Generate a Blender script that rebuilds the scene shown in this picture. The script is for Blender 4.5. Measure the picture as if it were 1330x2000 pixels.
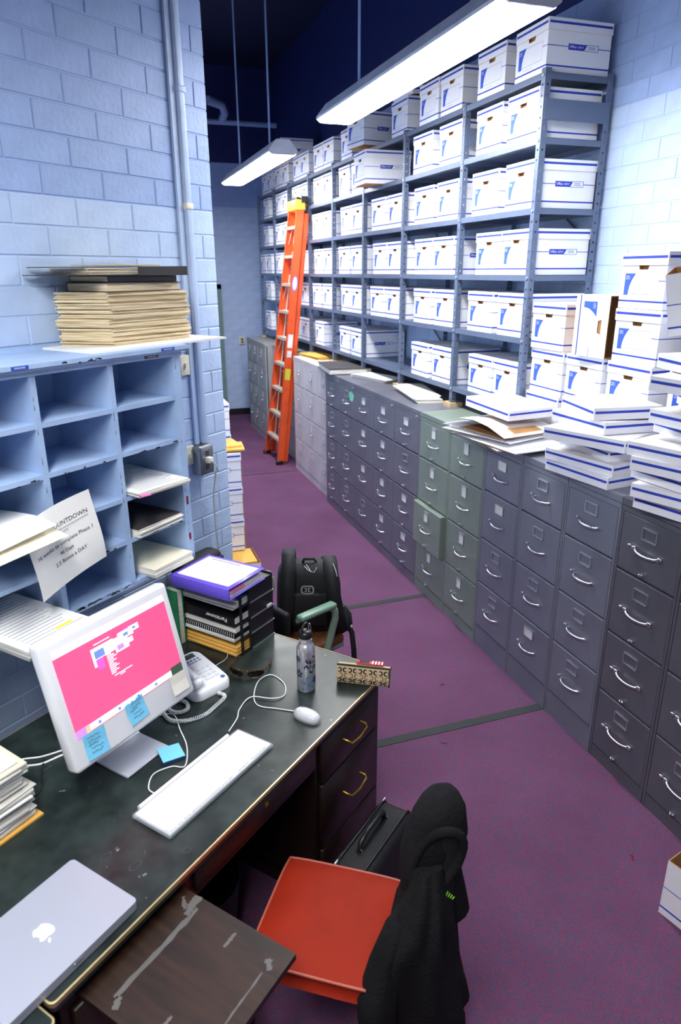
import bpy, bmesh, math, random
from mathutils import Vector, Matrix, Euler
random.seed(7)
S = bpy.context.scene
for o in list(bpy.data.objects): bpy.data.objects.remove(o)
COL = S.collection
PI = math.pi

# ------------------------------------------------------------------ camera
YAW, PITCH, ROLL, FPX = .3321, .3368, -.0032, 1342.6
cam_d = bpy.data.cameras.new('camera'); cam = bpy.data.objects.new('camera', cam_d); COL.objects.link(cam)
fw = Vector((math.sin(YAW)*math.cos(PITCH), math.cos(YAW)*math.cos(PITCH), -math.sin(PITCH)))
rt = Vector((math.cos(YAW), -math.sin(YAW), 0)); up = rt.cross(fw)
rt, up = math.cos(ROLL)*rt + math.sin(ROLL)*up, -math.sin(ROLL)*rt + math.cos(ROLL)*up
cam.matrix_world = Matrix(((rt.x, up.x, -fw.x, -2.055), (rt.y, up.y, -fw.y, -1.9875), (rt.z, up.z, -fw.z, 2.2339), (0, 0, 0, 1)))
cam_d.sensor_fit = 'VERTICAL'; cam_d.sensor_height = 36; cam_d.sensor_width = 24
cam_d.lens = FPX/2000*36; cam_d.clip_start = .05
cam_d.dof.use_dof = True; cam_d.dof.focus_distance = 3.0; cam_d.dof.aperture_fstop = 3.2
S.camera = cam
# ------------------------------------------------------------------ world, exposure
w = bpy.data.worlds.new('world'); S.world = w; w.use_nodes = True
w.node_tree.nodes['Background'].inputs[0].default_value = (.6, .7, 1, 1)
w.node_tree.nodes['Background'].inputs[1].default_value = .05
S.view_settings.view_transform = 'Standard'; S.view_settings.look = 'None'
S.view_settings.gamma = 1; S.view_settings.use_curve_mapping = False
S.view_settings.exposure = 0.0
LAMP = 54.0       # emission of the fluorescent lenses

# ------------------------------------------------------------------ materials
def lin(c):
    return tuple((v/255/12.92 if v/255 <= .04045 else ((v/255+.055)/1.055)**2.4) for v in c) + (1,)
MATS = {}
def mat(name, c, rough=.5, metal=0, var=.05, scale=9, bump=0, bscale=80, spec=.5, coat=0, c2=None, emit=0, alpha=1, rnd=0, trans=0):
    if name in MATS: return MATS[name]
    m = bpy.data.materials.new(name); m.use_nodes = True; MATS[name] = m
    nt = m.node_tree; N = nt.nodes; L = nt.links; b = N['Principled BSDF']
    col = lin(c)
    tc = N.new('ShaderNodeTexCoord'); nz = N.new('ShaderNodeTexNoise')
    nz.inputs['Scale'].default_value = scale; nz.inputs['Detail'].default_value = 5
    L.new(tc.outputs['Object'], nz.inputs['Vector'])
    mx = N.new('ShaderNodeMix'); mx.data_type = 'RGBA'
    a = tuple(max(0, v*(1-var*2)) for v in col[:3]) + (1,); z = tuple(min(1, v*(1+var*2)) for v in col[:3]) + (1,)
    if c2: a, z = col, lin(c2)
    mx.inputs[6].default_value = a; mx.inputs[7].default_value = z
    rp = N.new('ShaderNodeMapRange'); rp.inputs[1].default_value = .3; rp.inputs[2].default_value = .7
    L.new(nz.outputs[0], rp.inputs[0]); L.new(rp.outputs[0], mx.inputs[0])
    out = mx.outputs[2]
    if rnd:
        oi = N.new('ShaderNodeObjectInfo'); hs = N.new('ShaderNodeHueSaturation'); mr = N.new('ShaderNodeMapRange')
        mr.inputs[3].default_value = 1-rnd; mr.inputs[4].default_value = 1+rnd
        L.new(oi.outputs['Random'], mr.inputs[0]); L.new(mr.outputs[0], hs.inputs['Value']); L.new(out, hs.inputs['Color']); out = hs.outputs[0]
    L.new(out, b.inputs['Base Color'])
    b.inputs['Roughness'].default_value = rough; b.inputs['Metallic'].default_value = metal
    b.inputs['Specular IOR Level'].default_value = spec; b.inputs['Coat Weight'].default_value = coat
    b.inputs['Transmission Weight'].default_value = trans; b.inputs['Alpha'].default_value = alpha
    if emit:
        L.new(out, b.inputs['Emission Color']); b.inputs['Emission Strength'].default_value = emit
    if bump:
        n2 = N.new('ShaderNodeTexNoise'); n2.inputs['Scale'].default_value = bscale; n2.inputs['Detail'].default_value = 3
        L.new(tc.outputs['Object'], n2.inputs['Vector']); bp = N.new('ShaderNodeBump'); bp.inputs['Strength'].default_value = bump
        bp.inputs['Distance'].default_value = .01
        L.new(n2.outputs[0], bp.inputs['Height']); L.new(bp.outputs[0], b.inputs['Normal'])
    return m

def carpet_mat():
    m = bpy.data.materials.new('carpet'); m.use_nodes = True; nt = m.node_tree; N = nt.nodes; L = nt.links; b = N['Principled BSDF']
    tc = N.new('ShaderNodeTexCoord'); mp = N.new('ShaderNodeMapping'); mp.inputs['Rotation'].default_value = (0, 0, .35)
    L.new(tc.outputs['Object'], mp.inputs[0])
    v = N.new('ShaderNodeTexVoronoi'); v.inputs['Scale'].default_value = 210; L.new(mp.outputs[0], v.inputs['Vector'])
    sp = N.new('ShaderNodeSeparateColor'); L.new(v.outputs['Color'], sp.inputs[0])
    cr = N.new('ShaderNodeValToRGB'); e = cr.color_ramp; e.interpolation = 'CONSTANT'
    cols = [(0, (116, 68, 100)), (.3, (92, 80, 114)), (.52, (104, 70, 100)), (.72, (130, 68, 94)), (.88, (82, 78, 106))]
    e.elements[0].color = lin(cols[0][1]); e.elements[1].position = cols[1][0]; e.elements[1].color = lin(cols[1][1])
    for p, c in cols[2:]:
        k = e.elements.new(p); k.color = lin(c)
    L.new(sp.outputs[0], cr.inputs[0])
    nz = N.new('ShaderNodeTexNoise'); nz.inputs['Scale'].default_value = 2.2; nz.inputs['Detail'].default_value = 6; L.new(tc.outputs['Object'], nz.inputs[0])
    mr = N.new('ShaderNodeMapRange'); mr.inputs[1].default_value = .3; mr.inputs[2].default_value = .7; mr.inputs[3].default_value = .84; mr.inputs[4].default_value = 1.1
    L.new(nz.outputs[0], mr.inputs[0]); hs = N.new('ShaderNodeHueSaturation'); L.new(cr.outputs[0], hs.inputs['Color']); L.new(mr.outputs[0], hs.inputs['Value'])
    L.new(hs.outputs[0], b.inputs['Base Color']); b.inputs['Roughness'].default_value = .95; b.inputs['Specular IOR Level'].default_value = .1
    bp = N.new('ShaderNodeBump'); bp.inputs['Strength'].default_value = .6; bp.inputs['Distance'].default_value = .004
    L.new(v.outputs['Distance'], bp.inputs['Height']); L.new(bp.outputs[0], b.inputs['Normal'])
    MATS['carpet'] = m; return m

def wood_mat(name, c, c2, rough=.45, sc=3, stain=None):
    m = bpy.data.materials.new(name); m.use_nodes = True; nt = m.node_tree; N = nt.nodes; L = nt.links; b = N['Principled BSDF']
    tc = N.new('ShaderNodeTexCoord'); mp = N.new('ShaderNodeMapping'); mp.inputs['Scale'].default_value = (sc*9, sc, sc*9)
    L.new(tc.outputs['Object'], mp.inputs[0]); nz = N.new('ShaderNodeTexNoise'); nz.inputs['Scale'].default_value = 3; nz.inputs['Detail'].default_value = 8
    L.new(mp.outputs[0], nz.inputs[0]); cr = N.new('ShaderNodeValToRGB'); cr.color_ramp.elements[0].position = .3; cr.color_ramp.elements[1].position = .75
    cr.color_ramp.elements[0].color = lin(c); cr.color_ramp.elements[1].color = lin(c2); L.new(nz.outputs[0], cr.inputs[0])
    L.new(cr.outputs[0], b.inputs['Base Color']); b.inputs['Roughness'].default_value = rough
    MATS[name] = m; return m

def desk_mat():
    m = bpy.data.materials.new('desk_linoleum'); m.use_nodes = True; nt = m.node_tree; N = nt.nodes; L = nt.links; b = N['Principled BSDF']
    tc = N.new('ShaderNodeTexCoord'); nz = N.new('ShaderNodeTexNoise'); nz.inputs['Scale'].default_value = 14; nz.inputs['Detail'].default_value = 9
    L.new(tc.outputs['Object'], nz.inputs[0]); cr = N.new('ShaderNodeValToRGB'); e = cr.color_ramp.elements
    e[0].position = .35; e[0].color = lin((26, 34, 32)); e[1].position = .72; e[1].color = lin((46, 58, 55)); L.new(nz.outputs[0], cr.inputs[0])
    n2 = N.new('ShaderNodeTexNoise'); n2.inputs['Scale'].default_value = 30; n2.inputs['Detail'].default_value = 2; L.new(tc.outputs['Object'], n2.inputs[0])
    mr = N.new('ShaderNodeMapRange'); mr.inputs[1].default_value = .73; mr.inputs[2].default_value = .78; L.new(n2.outputs[0], mr.inputs[0])
    mx = N.new('ShaderNodeMix'); mx.data_type = 'RGBA'; mx.inputs[7].default_value = lin((120, 130, 132)); L.new(mr.outputs[0], mx.inputs[0]); L.new(cr.outputs[0], mx.inputs[6])
    L.new(mx.outputs[2], b.inputs['Base Color'])
    rr = N.new('ShaderNodeMapRange'); rr.inputs[3].default_value = .24; rr.inputs[4].default_value = .42; L.new(nz.outputs[0], rr.inputs[0]); L.new(rr.outputs[0], b.inputs['Roughness'])
    MATS['desk_linoleum'] = m; return m

def stripe_paper(name, c, c2, freq):      # page edges: fine horizontal layers
    m = bpy.data.materials.new(name); m.use_nodes = True; nt = m.node_tree; N = nt.nodes; L = nt.links; b = N['Principled BSDF']
    tc = N.new('ShaderNodeTexCoord'); mp = N.new('ShaderNodeMapping'); mp.inputs['Scale'].default_value = (6, 6, freq)
    L.new(tc.outputs['Object'], mp.inputs[0]); nz = N.new('ShaderNodeTexNoise'); nz.inputs['Scale'].default_value = 1; nz.inputs['Detail'].default_value = 4
    L.new(mp.outputs[0], nz.inputs[0]); cr = N.new('ShaderNodeValToRGB'); cr.color_ramp.elements[0].position = .3; cr.color_ramp.elements[1].position = .6
    cr.color_ramp.elements[0].color = lin(c2); cr.color_ramp.elements[1].color = lin(c); L.new(nz.outputs[0], cr.inputs[0])
    L.new(cr.outputs[0], b.inputs['Base Color']); b.inputs['Roughness'].default_value = .9
    bp = N.new('ShaderNodeBump'); bp.inputs['Strength'].default_value = .5; bp.inputs['Distance'].default_value = .004; L.new(nz.outputs[0], bp.inputs['Height']); L.new(bp.outputs[0], b.inputs['Normal'])
    MATS[name] = m; return m

carpet_mat(); desk_mat()
wood_mat('dark_wood', (24, 15, 12), (42, 27, 20), .4); wood_mat('board_wood', (28, 17, 12), (58, 36, 25), .42, 2)
wood_mat('brown_seat', (70, 40, 20), (140, 88, 46), .55, 6)
stripe_paper('newsprint', (248, 232, 196), (196, 170, 124), 260); stripe_paper('page_edges', (250, 247, 238), (196, 192, 180), 300)
G = mat
G('paint_low', (188, 209, 240), .45, var=.03, bump=.25, bscale=45, rnd=.025); G('blue_mid', (158, 183, 227), .5, var=.03, bump=.25, bscale=45, rnd=.025)
G('paint_plain', (168, 168, 164), .6, var=.03, bump=.2); G('wall_navy', (26, 40, 98), .6, var=.06, bump=.2); G('deck_navy', (12, 20, 58), .7, var=.1, bump=.2)
G('base_black', (22, 22, 24), .5); G('seam_grey', (46, 52, 54), .8); G('green_frame', (120, 150, 145), .5)
G('shelf_steel', (100, 113, 138), .42, .15, var=.03); G('zinc', (215, 218, 222), .3, .9); G('pad_wood', (205, 175, 130), .7)
G('carton', (247, 248, 252), .75, var=.012, bump=.06, bscale=200); G('print_blue', (44, 68, 186), .7); G('print_light', (58, 96, 208), .7); G('kraft', (176, 130, 78), .85, var=.08); G('print_line', (120, 128, 170), .7)
G('cab_blue', (124, 128, 140), .38, .25, var=.05, scale=4); G('cab_dark', (114, 115, 126), .36, .25, var=.06, scale=4); G('cab_char', (100, 101, 108), .36, .25, var=.05, scale=4)
G('cab_green', (130, 144, 132), .42, .2, var=.05, scale=4); G('cab_light', (204, 198, 198), .45, .1, var=.05, scale=4); G('cab_mid', (160, 161, 162), .45, .1, var=.05, scale=4)
G('chrome', (225, 226, 230), .18, .95, var=.01); G('card', (222, 222, 214), .8); G('gap_dark', (18, 18, 22), .7)
G('white_plastic', (244, 245, 248), .3, var=.01, coat=.3); G('white_metal', (225, 228, 235), .4); G('clear_plastic', (205, 210, 218), .08, var=.01, alpha=.35, spec=.7); G('alu', (188, 191, 204), .38, .3, var=.01, scale=3)
G('lens', (255, 255, 255), .3, emit=LAMP)
G('ladder_orange', (240, 92, 40), .42, var=.05); G('ladder_yellow', (250, 190, 60), .45); G('ladder_step', (214, 206, 188), .4, .5); G('black_plastic', (20, 20, 22), .4); G('label_yellow', (225, 220, 60), .5); G('label_white', (240, 238, 240), .5); G('label_violet', (120, 100, 200), .5)
G('gold_trim', (206, 186, 140), .42, .7); G('brass', (200, 160, 70), .28, .9); G('pigeon', (170, 196, 232), .55, var=.05, bump=.12, bscale=30); G('chip_black', (24, 24, 28), .7); G('dymo_blue', (40, 80, 190), .4); G('dymo_brown', (70, 44, 40), .4); G('dymo_red', (140, 24, 50), .4)
G('paper', (248, 247, 244), .85, var=.015); G('paper_cream', (238, 232, 208), .85, var=.03); G('ink', (60, 60, 66), .8); G('ink_grey', (150, 152, 160), .8); G('manila', (232, 178, 84), .8, var=.06); G('board_grey', (58, 56, 58), .8, var=.1); G('cover_brown', (92, 66, 50), .7, var=.1); G('news_top', (222, 205, 168), .9, var=.08)
G('sticky_blue', (122, 206, 242), .8, var=.02); G('sticky_dark', (30, 60, 120), .8); G('sticky_white', (236, 232, 220), .8); G('pink_tab', (238, 130, 190), .7); G('yellow_mark', (236, 226, 60), .7)
G('purple_vinyl', (116, 92, 226), .35, var=.03); G('violet_light', (168, 146, 240), .35); G('green_cover', (40, 130, 84), .5, var=.15); G('binder_black', (22, 22, 26), .45); G('grey_clear', (190, 194, 200), .5)
G('screen_pink', (250, 84, 132), .25, emit=.72, var=.02, scale=3); G('screen_white', (240, 244, 252), .25, emit=.9); G('screen_dark', (66, 90, 70), .3, emit=.35); G('screen_blue', (110, 140, 230), .3, emit=.7); G('screen_lilac', (200, 140, 225), .3, emit=.7); G('screen_mag', (236, 92, 190), .3, emit=.8); G('screen_tan', (226, 190, 150), .3, emit=.7)
G('lcd', (76, 84, 84), .3); G('globe_blue', (70, 110, 190), .4)
G('steel_bottle', (222, 224, 228), .33, .8, var=.02); G('bottle_navy', (38, 44, 84), .4); G('bottle_blue', (92, 124, 168), .4)
G('canvas_tan', (200, 180, 140), .8, var=.06, bump=.2, bscale=400); G('canvas_brown', (140, 105, 84), .8); G('canvas_black', (34, 28, 28), .7); G('red_print', (200, 50, 60), .5)
G('tortoise', (84, 48, 18), .15, var=.35, scale=60); G('dark_lens', (24, 22, 22), .06)
G('red_vinyl', (152, 36, 12), .65, var=.05, bump=.2, bscale=220, spec=.22); G('red_piping', (176, 84, 66), .45)
G('black_cloth', (24, 24, 26), .95, var=.15, bump=.5, bscale=90, spec=.2); G('black_nylon', (26, 27, 30), .6, var=.12, bump=.3, bscale=300, spec=.35); G('lime', (150, 230, 40), .6); G('logo_grey', (170, 172, 178), .4, .3)
G('arm_green', (112, 146, 128), .35, var=.04); G('arm_frame', (130, 152, 136), .4, .1)
G('cord_white', (236, 238, 242), .4); G('cord_grey', (200, 202, 196), .5); G('cord_black', (16, 16, 18), .5); G('outlet_steel', (150, 152, 158), .3, .8); G('plate_cream', (232, 226, 202), .4); G('smear', (98, 94, 92), .6)

# ------------------------------------------------------------------ mesh builder
FONTC = {}
class M:
    def __init__(s): s.v = []; s.f = []; s.m = []; s.sm = []
    def add(s, vs, fs, mi=0, smooth=False):
        o = len(s.v); s.v += [tuple(v) for v in vs]
        for f in fs: s.f.append([i+o for i in f]); s.m.append(mi); s.sm.append(smooth)
        return s
    def box(s, a, b, mi=0, mx=None):
        x0, y0, z0 = a; x1, y1, z1 = b
        vs = [(x0,y0,z0),(x1,y0,z0),(x1,y1,z0),(x0,y1,z0),(x0,y0,z1),(x1,y0,z1),(x1,y1,z1),(x0,y1,z1)]
        if mx: vs = [mx @ Vector(v) for v in vs]
        return s.add(vs, [(0,3,2,1),(4,5,6,7),(0,1,5,4),(1,2,6,5),(2,3,7,6),(3,0,4,7)], mi)
    def rbox(s, a, b, r, mi=0, seg=2, mx=None):
        bm = bmesh.new(); bmesh.ops.create_cube(bm, size=1)
        for v in bm.verts:
            v.co = Vector([a[i]+(v.co[i]+.5)*(b[i]-a[i]) for i in range(3)])
        bmesh.ops.bevel(bm, geom=bm.edges[:], offset=r, segments=seg, affect='EDGES', profile=.5)
        bm.verts.index_update(); vs = [(mx @ v.co) if mx else v.co.copy() for v in bm.verts]
        s.add(vs, [[v.index for v in f.verts] for f in bm.faces], mi, True); bm.free(); return s
    def poly(s, pts, mi=0): return s.add(pts, [list(range(len(pts)))], mi)
    def ext(s, pts, d, mi=0, smooth=False):        # extrude polygon by vector d
        n = len(pts); d = Vector(d); P = [Vector(p) for p in pts]
        s.add(P+[p+d for p in P], [list(range(n))[::-1], list(range(n, 2*n))], mi)
        return s.add(P+[p+d for p in P], [(i, (i+1) % n, n+(i+1) % n, n+i) for i in range(n)], mi, smooth)
    def tube(s, pts, r, n=8, mi=0, closed=False, taper=None):
        P = [Vector(p) for p in pts]; k = len(P); vs = []; prev = None
        for i in range(k):
            t = (P[(i+1) % k]-P[i-1]) if closed else (P[min(i+1, k-1)]-P[max(i-1, 0)])
            t.normalize()
            if prev is None:
                a = t.orthogonal().normalized()
            else:
                a = (prev-t*prev.dot(t)).normalized()
            prev = a; b = t.cross(a); rr = r*(taper[i] if taper else 1)
            vs += [P[i]+a*math.cos(2*PI*j/n)*rr+b*math.sin(2*PI*j/n)*rr for j in range(n)]
        fs = []
        for i in range(k if closed else k-1):
            i2 = (i+1) % k
            fs += [(i*n+j, i*n+(j+1) % n, i2*n+(j+1) % n, i2*n+j) for j in range(n)]
        s.add(vs, fs, mi, True)
        if not closed: s.add(vs[:n], [list(range(n))[::-1]], mi); s.add(vs[-n:], [list(range(n))], mi)
        return s
    def lathe(s, prof, n=24, c=(0, 0, 0), mi=0):
        vs = []; k = len(prof)
        for r, z in prof: vs += [(c[0]+r*math.cos(2*PI*j/n), c[1]+r*math.sin(2*PI*j/n), c[2]+z) for j in range(n)]
        s.add(vs, [(i*n+j, i*n+(j+1) % n, (i+1)*n+(j+1) % n, (i+1)*n+j) for i in range(k-1) for j in range(n)], mi, True)
        s.add(vs[:n], [list(range(n))[::-1]], mi); return s.add(vs[-n:], [list(range(n))], mi)
    def loft(s, secs, n=20, mi=0, fold=0, k=5, ph=0, sq=1):   # secs: (center, vecA, vecB)
        vs = []
        for q, (c, a, b) in enumerate(secs):
            c = Vector(c); a = Vector(a); b = Vector(b)
            for j in range(n):
                t = 2*PI*j/n; e = 1+fold*math.sin(k*t+ph+q*.55)+fold*.6*math.sin((k+3)*t-q*.8)
                vs.append(c+a*math.copysign(abs(math.cos(t))**sq, math.cos(t))*e+b*math.copysign(abs(math.sin(t))**sq, math.sin(t))*e)
        m = len(secs)
        s.add(vs, [(i*n+j, i*n+(j+1) % n, (i+1)*n+(j+1) % n, (i+1)*n+j) for i in range(m-1) for j in range(n)], mi, True)
        s.add(vs[:n], [list(range(n))[::-1]], mi, True); return s.add(vs[-n:], [list(range(n))], mi, True)
    def text(s, txt, size, mx, mi=0, bold=0):
        key = (txt, bold)
        if key not in FONTC:
            c = bpy.data.curves.new('t', 'FONT'); c.body = txt; c.size = 1; c.align_x = 'CENTER'; c.align_y = 'CENTER'; c.resolution_u = 2; c.offset = bold
            o = bpy.data.objects.new('t', c); COL.objects.link(o); bpy.context.view_layer.update()
            me = bpy.data.meshes.new_from_object(o.evaluated_get(bpy.context.evaluated_depsgraph_get()))
            FONTC[key] = ([v.co.copy() for v in me.vertices], [list(p.vertices) for p in me.polygons])
            bpy.data.objects.remove(o); bpy.data.curves.remove(c); bpy.data.meshes.remove(me)
        vs, fs = FONTC[key]
        return s.add([mx @ (v*size) for v in vs], fs, mi)
    def mesh(s, name, mats):
        me = bpy.data.meshes.new(name); me.from_pydata(s.v, [], s.f)
        for x in (mats if isinstance(mats, (list, tuple)) else [mats]): me.materials.append(MATS[x] if isinstance(x, str) else x)
        me.polygons.foreach_set('material_index', s.m); me.polygons.foreach_set('use_smooth', s.sm); me.update(); return me
def fr(o, x, y):       # frame matrix: origin o, text x dir, y dir
    x = Vector(x).normalized(); y = Vector(y).normalized(); z = x.cross(y)
    return Matrix(((x.x, y.x, z.x, o[0]), (x.y, y.y, z.y, o[1]), (x.z, y.z, z.z, o[2]), (0, 0, 0, 1)))
def ob(name, me, parent=None, loc=(0, 0, 0), rz=0, rot=None, label=None):
    o = bpy.data.objects.new(name, me); COL.objects.link(o); o.location = loc; o.rotation_euler = rot or (0, 0, rz)
    if parent: o.parent = parent
    if label: o['label'] = label
    return o
def tag(o, label, cat, group=None):
    o['label'] = label; o['category'] = cat
    if group: o['group'] = group
    return o
def thing(name, label, cat, loc=(0, 0, 0), rz=0, group=None, rot=None):
    return tag(ob(name, None, None, loc, rz, rot), label, cat, group)
def struct(o): o['kind'] = 'structure'; return o
# desk frame: u = along the desk to the right, t = towards the angled wall
RZ = PI/2-.8837
DL = Vector((-math.sin(.8837), -math.cos(.8837), 0)); DF = Vector((-math.cos(.8837), math.sin(.8837), 0)); DC = Vector((-1.1093, .1769, 0))
def dw(s, t, z=0): return DC+DL*s+DF*t+Vector((0, 0, z))

# ================================================================== SETTING
YF, XR, ZC = 9.25, .745, 5.0
fl = struct(ob('floor', M().box((-5, -4.5, -.05), (XR+.2, YF+.2, 0)).mesh('floor', 'carpet')))
for y, wd, x0 in ((.66, .052, -1.0), (2.1, .05, -1.5), (5.63, .022, -1.5)):
    ob('seam_strip', M().box((x0, y-wd/2, 0), (0.02, y+wd/2, .0025)).mesh('seam_strip', 'seam_grey'), fl)
struct(ob('ceiling', M().box((-5, -4.5, ZC), (XR+.2, YF+.2, ZC+.1)).mesh('ceiling', 'deck_navy')))
def wallcore(name, a, b, bands, loc=(0, 0, 0), rz=0, mats=None):
    m = M(); z0 = 0
    for z1, i in bands: m.box((a[0], a[1], z0), (b[0], b[1], z1), i); z0 = z1
    return struct(ob(name, m.mesh(name, mats or ['paint_low', 'blue_mid', 'wall_navy']), None, loc, rz))
BH, BL, BJ = .1008, .268, .006
BRK = {}
def brick_mesh(L, m, deep=.012):
    k = (round(L, 3), m, deep)
    if k not in BRK:
        h = BH-BJ; c = .0025; q = M()
        f = [(c, 0, c), (L-c, 0, c), (L-c, 0, h-c), (c, 0, h-c)]; g = [(0, c, 0), (L, c, 0), (L, c, h), (0, c, h)]; e = [(0, deep, 0), (L, deep, 0), (L, deep, h), (0, deep, h)]
        q.add(f+g+e, [(0,1,2,3),(4,5,1,0),(5,6,2,1),(6,7,3,2),(7,4,0,3),(8,9,5,4),(9,10,6,5),(10,11,7,6),(11,8,4,7)]); BRK[k] = q.mesh('brick', m)
    return BRK[k]
def brick_wall(parent, x0, x1, z0, z1, y, ind, off, band, zoff=0, corner=False):
    """courses in the wall's own frame, faces towards -y; pieces inside ind=(xa,xb,za,zb) are single bricks, the rest one joined part"""
    rest = {}; r = 0; z = zoff
    while z < z1:
        if z >= z0-.001:
            mname = band(z+.05); j = x0; xs = off+(BL/2 if r % 2 else 0); n = math.floor((x0-xs)/BL); cuts = [x0]
            while True:
                n += 1; c = xs+n*BL
                if c > x1-.03: break
                if c > x0+.03: cuts.append(c)
            cuts.append(x1)
            for a, b in zip(cuts, cuts[1:]):
                L = b-a-BJ; dp = .19 if (corner and b == x1) else .012
                if ind[0] <= (a+b)/2 <= ind[1] and ind[2] <= z <= ind[3]:
                    ob('brick', brick_mesh(L, mname, dp), parent, (a+BJ/2, y-.0035+random.uniform(-.0006, .0006), z+BJ/2))
                else:
                    me = brick_mesh(L, mname, dp); q = rest.setdefault(mname, M())
                    q.add([(v.co.x+a+BJ/2, v.co.y+y-.0035, v.co.z+z+BJ/2) for v in me.vertices], [list(p.vertices) for p in me.polygons])
        z += BH; r += 1
    for k, q in rest.items():
        o = ob('brick_courses', q.mesh('brick_courses', k), parent); o['kind'] = 'stuff'
# angled wall on the left (frame: origin at the desk corner, x = u = -s, y = t)
WT = 1.2
wl = wallcore('wall_left', (-4.2, WT, 0), (.485, WT+.2, ZC), [(2.49, 0), (ZC, 1)], DC, RZ)
brick_wall(wl, -4.2, .49, .02, 3.7, WT, (-1.12, .5, .3, 3.68), .006, lambda z: 'paint_low' if z < 2.49 else 'blue_mid', 2.49-BH*25, True)
# right wall: face at x = XR; own frame x' = -Y, faces -y' = -X
wr = wallcore('wall_right', (-YF-.2, 0, 0), (4.5, .2, ZC), [(3.065, 0), (3.66, 1), (ZC, 2)], (XR, 0, 0), -PI/2)  # wall colour steps from pale to mid blue, then navy, going up
brick_wall(wr, -YF, 4.4, 1.25, 3.66, 0, (-1.95, -.35, 1.3, 3.7), .05, lambda z: 'paint_low' if z < 3.065 else 'blue_mid', 3.065-BH*30)
wf = wallcore('wall_far', (-1.8, YF, 0), (XR+.2, YF+.2, ZC), [(3.15, 0), (3.75, 1), (ZC, 2)])  # far wall: same three blues, deeper towards the top
brick_wall(wf, -.55, XR, .1, 3.75, YF, (-.56, .8, .1, 3.14), 0, lambda z: 'paint_low' if z < 3.15 else 'blue_mid', 3.15-BH*31)
struct(ob('baseboard_far', M().box((-1.6, YF-.012, 0), (XR, YF, .1)).box((-1.6, YF-.016, 0), (XR, YF, .012)).mesh('baseboard_far', 'base_black')))
wallcore('wall_aisle', (-1.8, 1.57, 0), (-1.6, YF, ZC), [(3.15, 0), (ZC, 1)])
wallcore('wall_back', (-5.2, -4.7, 0), (XR+.2, -4.5, ZC), [(3.15, 0), (ZC, 1)], mats=['paint_plain', 'blue_mid'])
wallcore('wall_side', (-5.2, -4.5, 0), (-5, 0, ZC), [(3.15, 0), (ZC, 1)], mats=['paint_plain', 'blue_mid'])
# door frame on the far wall, mostly behind the angled wall
dm = M().box((-.26, YF-.05, 0), (-.14, YF, 2.05)).box((-1.2, YF-.05, 1.98), (-.14, YF, 2.05)).box((-1.2, YF-.05, 0), (-1.1, YF, 2.05))
door = struct(ob('door_1', dm.mesh('door_1', 'green_frame')))
ob('door_leaf', M().box((-1.1, YF-.03, .01), (-.26, YF-.005, 1.98)).mesh('door_leaf', 'green_frame'), door)
# wall fittings
def fitting(name, label, cat, loc, rz): return thing(name, label, cat, loc, rz)
o = thing('wall_outlet', 'small grey outlet box on the far blue wall', 'outlet', (.15, YF-.008, 1.19))
ob('plate', M().rbox((-.045, -.03, -.06), (.045, .0, .06), .006).mesh('plate', 'plate_cream'), o); ob('socket', M().box((-.018, -.034, -.035), (.018, -.03, -.005)).box((-.018, -.034, .008), (.018, -.03, .036)).mesh('socket', 'board_grey'), o)
o = thing('conduit', 'pale blue conduit running up the left brick wall', 'conduit', dw(-.305, WT-.012, 0), RZ)
ob('channel', M().rbox((-.0185, -.022, 1.458), (.0185, .006, ZC-.01), .006).mesh('channel', 'paint_low'), o)
ob('strip', M().box((-.05, -.006, 1.458), (-.022, .006, ZC-.01)).mesh('strip', 'paint_low'), o)
for z in (2.5, 2.94): ob('clip', M().rbox((-.022, -.026, z-.012), (.022, .006, z+.012), .003).mesh('clip', 'plate_cream' if z < 2.6 else 'paint_low'), o)
o = thing('power_outlet', 'steel surface outlet box on the left brick wall with a plug', 'outlet', dw(-.275, WT-.006, 1.385), RZ)
ob('box', M().rbox((-.047, -.055, -.07), (.047, 0, .07), .004).mesh('box', 'outlet_steel'), o)
ob('face_plate', M().rbox((-.042, -.058, -.065), (.042, -.054, .065), .002).box((-.012, -.0595, .02), (.012, -.057, .045), 1).box((-.012, -.0595, -.045), (.012, -.057, -.02), 1).mesh('face_plate', ['outlet_steel', 'board_grey']), o)
ob('plug', M().rbox((-.016, -.085, -.012), (.016, -.056, .016), .005).mesh('plug', 'plate_cream'), o)
m = M(); pts = [Vector((0, -.085, 0)), Vector((.02, -.1, -.03)), Vector((.045, -.06, -.09)), Vector((.055, -.03, -.2)), Vector((.06, -.025, -.35)), Vector((.08, -.02, -.55)), Vector((.1, -.02, -.75)), Vector((.12, -.02, -1.0)), Vector((.12, -.02, -1.36))]
ob('power_cord', m.tube(pts, .004, 6).mesh('power_cord', 'cord_grey'), o)
for z, s, n in ((1.833, -.222, 'upper'), (1.415, -.208, 'lower')):
    o = thing('switch_plate', 'cream %s switch plate between pigeonhole and conduit' % n, 'switch', dw(s, WT-.006, z), RZ)
    ob('plate', M().rbox((-.03, -.012, -.045), (.03, 0, .045), .003).mesh('plate', 'plate_cream'), o); ob('toggle', M().box((-.005, -.022, -.01), (.005, -.01, .01)).mesh('toggle', 'plate_cream'), o)
# pipes under the ceiling at the far end
o = thing('ceiling_pipe', 'dark blue pipe running under the ceiling at the far wall', 'pipe', (0, 8.9, 4.22))
ob('pipe', M().tube([(-1.5, 0, 0), (.735, 0, 0)], .035, 10).mesh('pipe', 'blue_mid'), o)
ob('elbow', M().tube([(-.05, -.02, .02), (-.02, -.1, .1), (-.08, -.25, .16), (-.3, -.4, .18)], .055, 10).mesh('elbow', 'blue_mid'), o)

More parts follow.
